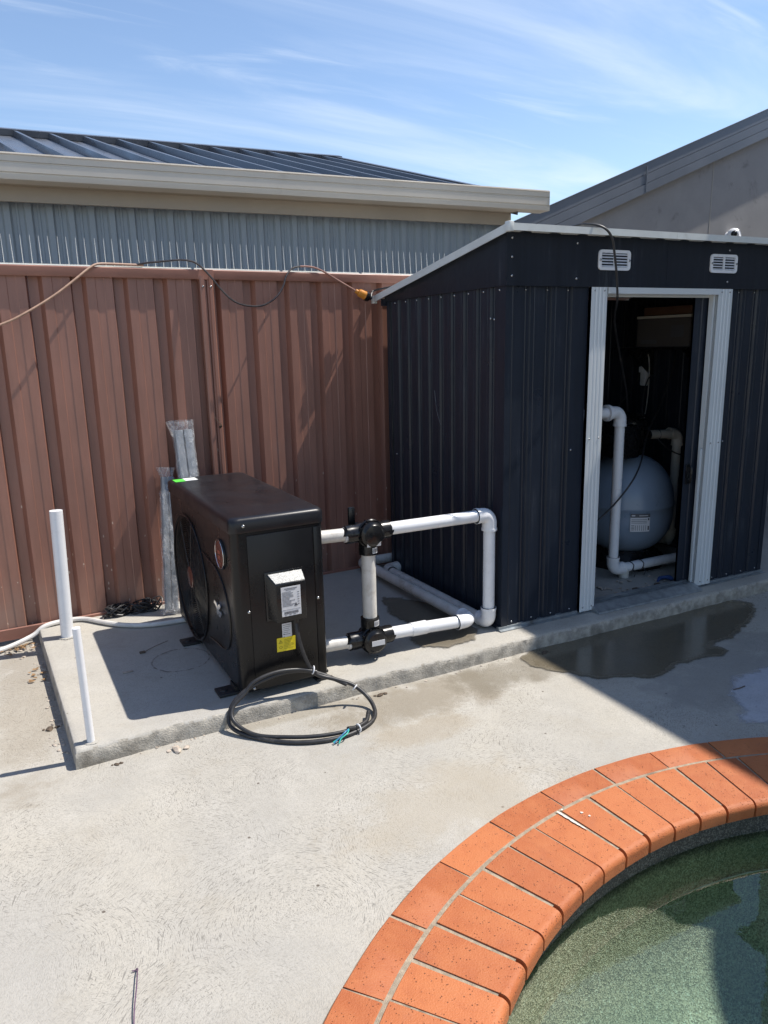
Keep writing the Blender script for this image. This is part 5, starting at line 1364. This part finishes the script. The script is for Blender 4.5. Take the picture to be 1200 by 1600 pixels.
# ------------------------------------------------------------------ small litter
random.seed(21)
def rock(bm, x, y, z, s, fl=.45):
    q = B(); bmesh.ops.create_icosphere(q, subdivisions=1, radius=s)
    for v in q.verts: v.co *= random.uniform(.7, 1.25)
    xf(q, Matrix.Translation((x, y, z + s * fl * .4)) @ Matrix.Rotation(random.uniform(0, 6), 4, 'Z') @ Matrix.Diagonal((1, random.uniform(.55, 1), fl, 1)))
    m_ = bpy.data.meshes.new('t'); q.to_mesh(m_); q.free(); bm.from_mesh(m_); bpy.data.meshes.remove(m_)
bm = B()
for k in range(150):
    t = random.random() ** 1.5; x = -2.02 - random.random() * .35 - t * .25; y = 1.17 - abs(random.gauss(0, .07)) - (x + 2.0) * -.02; rock(bm, x, y, GZ, random.uniform(.004, .014))
for k in range(60):
    y = random.uniform(-.1, 1.15); rock(bm, -2.00 - .056 * (y + .17) - abs(random.gauss(0, .018)), y, GZ, random.uniform(.003, .010))
for k in range(90):
    x = random.uniform(-1.95, 1.6); rock(bm, x, -.178 + .014 * max(0, x + 1.2) - abs(random.gauss(0, .016)), GZ, random.uniform(.002, .008))
obj('rubble_edge', bm, M_stone, label='crumbs of rubble and grit swept into the plinth and fence corner', cat='rubble', kind='stuff', smooth=0)
bm = B()
for k in range(46):
    x = -2.03 - random.random() * .30; y = 1.16 - abs(random.gauss(0, .06)); a = random.uniform(0, 6); s = random.uniform(.010, .024)
    pts = [(s * cos(a), s * sin(a)), (s * .35 * cos(a + 1.6), s * .35 * sin(a + 1.6)), (-s * cos(a), -s * sin(a)), (-s * .35 * cos(a + 1.6), -s * .35 * sin(a + 1.6))]
    zz = GZ + random.uniform(.006, .016); poly(bm, [(x + p[0], y + p[1], zz + random.uniform(-.003, .006)) for p in pts])
for k in range(14):
    y = random.uniform(.65, .85); x = -2.03 - random.random() * .09; a = random.uniform(0, 6); s = random.uniform(.008, .018)
    poly(bm, [(x + s * cos(a + t), y + s * .6 * sin(a + t), GZ + .006 + random.uniform(0, .006)) for t in (0, 1.3, 2.6, 4.2)])
obj('leaf_litter', bm, M_leaf, label='small dry brown leaves gathered left of the plinth by the fence', cat='leaves', kind='stuff', smooth=0)
for (nm, x, y, s, m_, lab_) in (('stone_chip', -1.639, -.245, .030, M_stone, 'grey brown stone chip on the paving below the coiled cable, left of it'),
                          ('dirt_clod', -.775, -.212, .022, M_dirt, 'dark clod against the plinth edge right of the cable coil'),
                          ('bark_chip', .109, -.205, .024, M_dirt, 'black bark chip at the left end of the puddle'),
                          ('dirt_clod', -2.061, .163, .022, M_dirt, 'brown clod in a shallow pit left of the plinth'),
                          ('stone_chip', -2.05, .02, .013, M_stone, 'small dark chip left of the thin conduit on the low paving'),
                          ('stone_chip', -1.855, -.235, .014, M_dirt, 'small brown crumb in front of the plinth corner')):
    bm = B(); rock(bm, 0, 0, 0, s, .35); rock(bm, s * 1.2, s * .2, 0, s * .6, .4); rock(bm, -s, s * .3, 0, s * .4, .4)
    obj(nm, bm, m_, label=lab_, cat='debris', smooth=0, loc=(x, y, GZ))
bm = B(); tube(bm, smooth_path([(-1.958, -1.40, GZ + .004), (-1.948, -1.34, GZ + .010), (-1.934, -1.28, GZ + .014), (-1.926, -1.235, GZ + .012), (-1.924, -1.218, GZ + .006), (-1.930, -1.220, GZ + .004), (-1.937, -1.219, GZ + .005)], 6), .0016, 5)
obj('wire_offcut', bm, mat('purple_wire', (.10, .05, .10), .4), label='short thin purplish wire curling on the paving at the bottom left', cat='wire')
bm = B(); tube(bm, smooth_path([(-1.50, .66, .012), (-1.56, .64, .006), (-1.62, .60, .004)], 5), .0012, 4); box(bm, (-1.645, .585, .001), (-1.618, .605, .008), .002, 1)
obj('tag_on_string', bm, M_dirt, label='tiny brown tag on a string by the rear rubber foot', cat='tag')
bm = B(); box(bm, (-1.745, .40, .001), (-1.70, .415, .003)); obj('tape_scrap', bm, M_stone, label='flat pale scrap of tape in the shadow of the heat pump', cat='scrap', smooth=0)
bm = B(); tube(bm, smooth_path([(.56, -.90, GZ + .008), (.59, -.905, GZ + .009), (.63, -.90, GZ + .007)], 3), .0022, 4); obj('twig', bm, M_dirt, label='tiny dark twig on the pale dried cement patch', cat='twig')

# faint ring left by a bucket on the plinth, and a plaster smear on the coping
def mat_faint(name, col, lo, hi, amt, sc):
    m, n, l, p = new_mat(name); tcn = n.new('ShaderNodeTexCoord'); v = tcn.outputs['Object']
    p.inputs['Base Color'].default_value = (*col, 1); p.inputs['Roughness'].default_value = .9
    tr = n.new('ShaderNodeBsdfTransparent'); ms = n.new('ShaderNodeMixShader')
    l.new(mrange(n, l, noise(n, l, v, sc, 5, .7), lo, hi, 0, amt), ms.inputs[0]); l.new(tr.outputs[0], ms.inputs[1]); l.new(p.outputs[0], ms.inputs[2])
    l.new(ms.outputs[0], n['Material Output'].inputs['Surface']); return m
bm = B(); ra, rb_ = [], []
for k in range(72):
    a = 2 * pi * k / 72; w = mn.noise(Vector((cos(a) * 2, sin(a) * 2, 4))) * .010
    ra.append(bm.verts.new((.125 * cos(a) * (1 + w * 3), (.125 + w) * sin(a), 0))); rb_.append(bm.verts.new((.133 * cos(a) * (1 + w * 3), (.133 + w) * sin(a), 0)))
for k in range(72): j = (k + 1) % 72; bm.faces.new((ra[k], ra[j], rb_[j], rb_[k]))
obj('ring_stain', bm, mat_faint('brown_ring_stain', (.10, .065, .05), .40, .60, .55, 30), label='faint brown ring stain on the plinth in the shade of the heat pump', cat='stain', smooth=0, loc=(-1.487, .42, .0045))
bm = B(); random.seed(5)
A_ = Vector((-.640, -1.212, 0)); B_ = Vector((-.617, -1.330, 0)); dd = (B_ - A_).normalized(); nn = Vector((-dd.y, dd.x, 0)); L_ = (B_ - A_).length
up = []; dn = []
for k in range(15):
    t = k / 14; w = (.0035 + .0045 * abs(mn.noise(Vector((t * 5, 1, 0))))) * (sin(pi * t) ** .4 + .05); q = A_ + dd * L_ * t
    up.append(q + nn * w + Vector((0, 0, TOP + .0022))); dn.append(q - nn * w * random.uniform(.6, 1.1) + Vector((0, 0, TOP + .0022)))
vu = [bm.verts.new(p - Vector((PC.x, PC.y, 0))) for p in up]; vd = [bm.verts.new(p - Vector((PC.x, PC.y, 0))) for p in dn]
for k in range(14): bm.faces.new((vu[k], vu[k + 1], vd[k + 1], vd[k]))
for (x, y, r) in ((.02, .055, .006), (.045, .062, .004), (-.03, .02, .004)):
    c_ = A_ + dd * (L_ * .3 + x) + nn * y - Vector((PC.x, PC.y, 0)); bm.faces.new([bm.verts.new((c_.x + r * random.uniform(.6, 1.2) * cos(t * .9), c_.y + r * random.uniform(.6, 1.2) * sin(t * .9), TOP + .0024)) for t in range(7)])
obj('plaster_smear', bm, mat('white_plaster', (.62, .58, .52), .9, var=.2, vs=60), pool, kind='stuff', smooth=0)
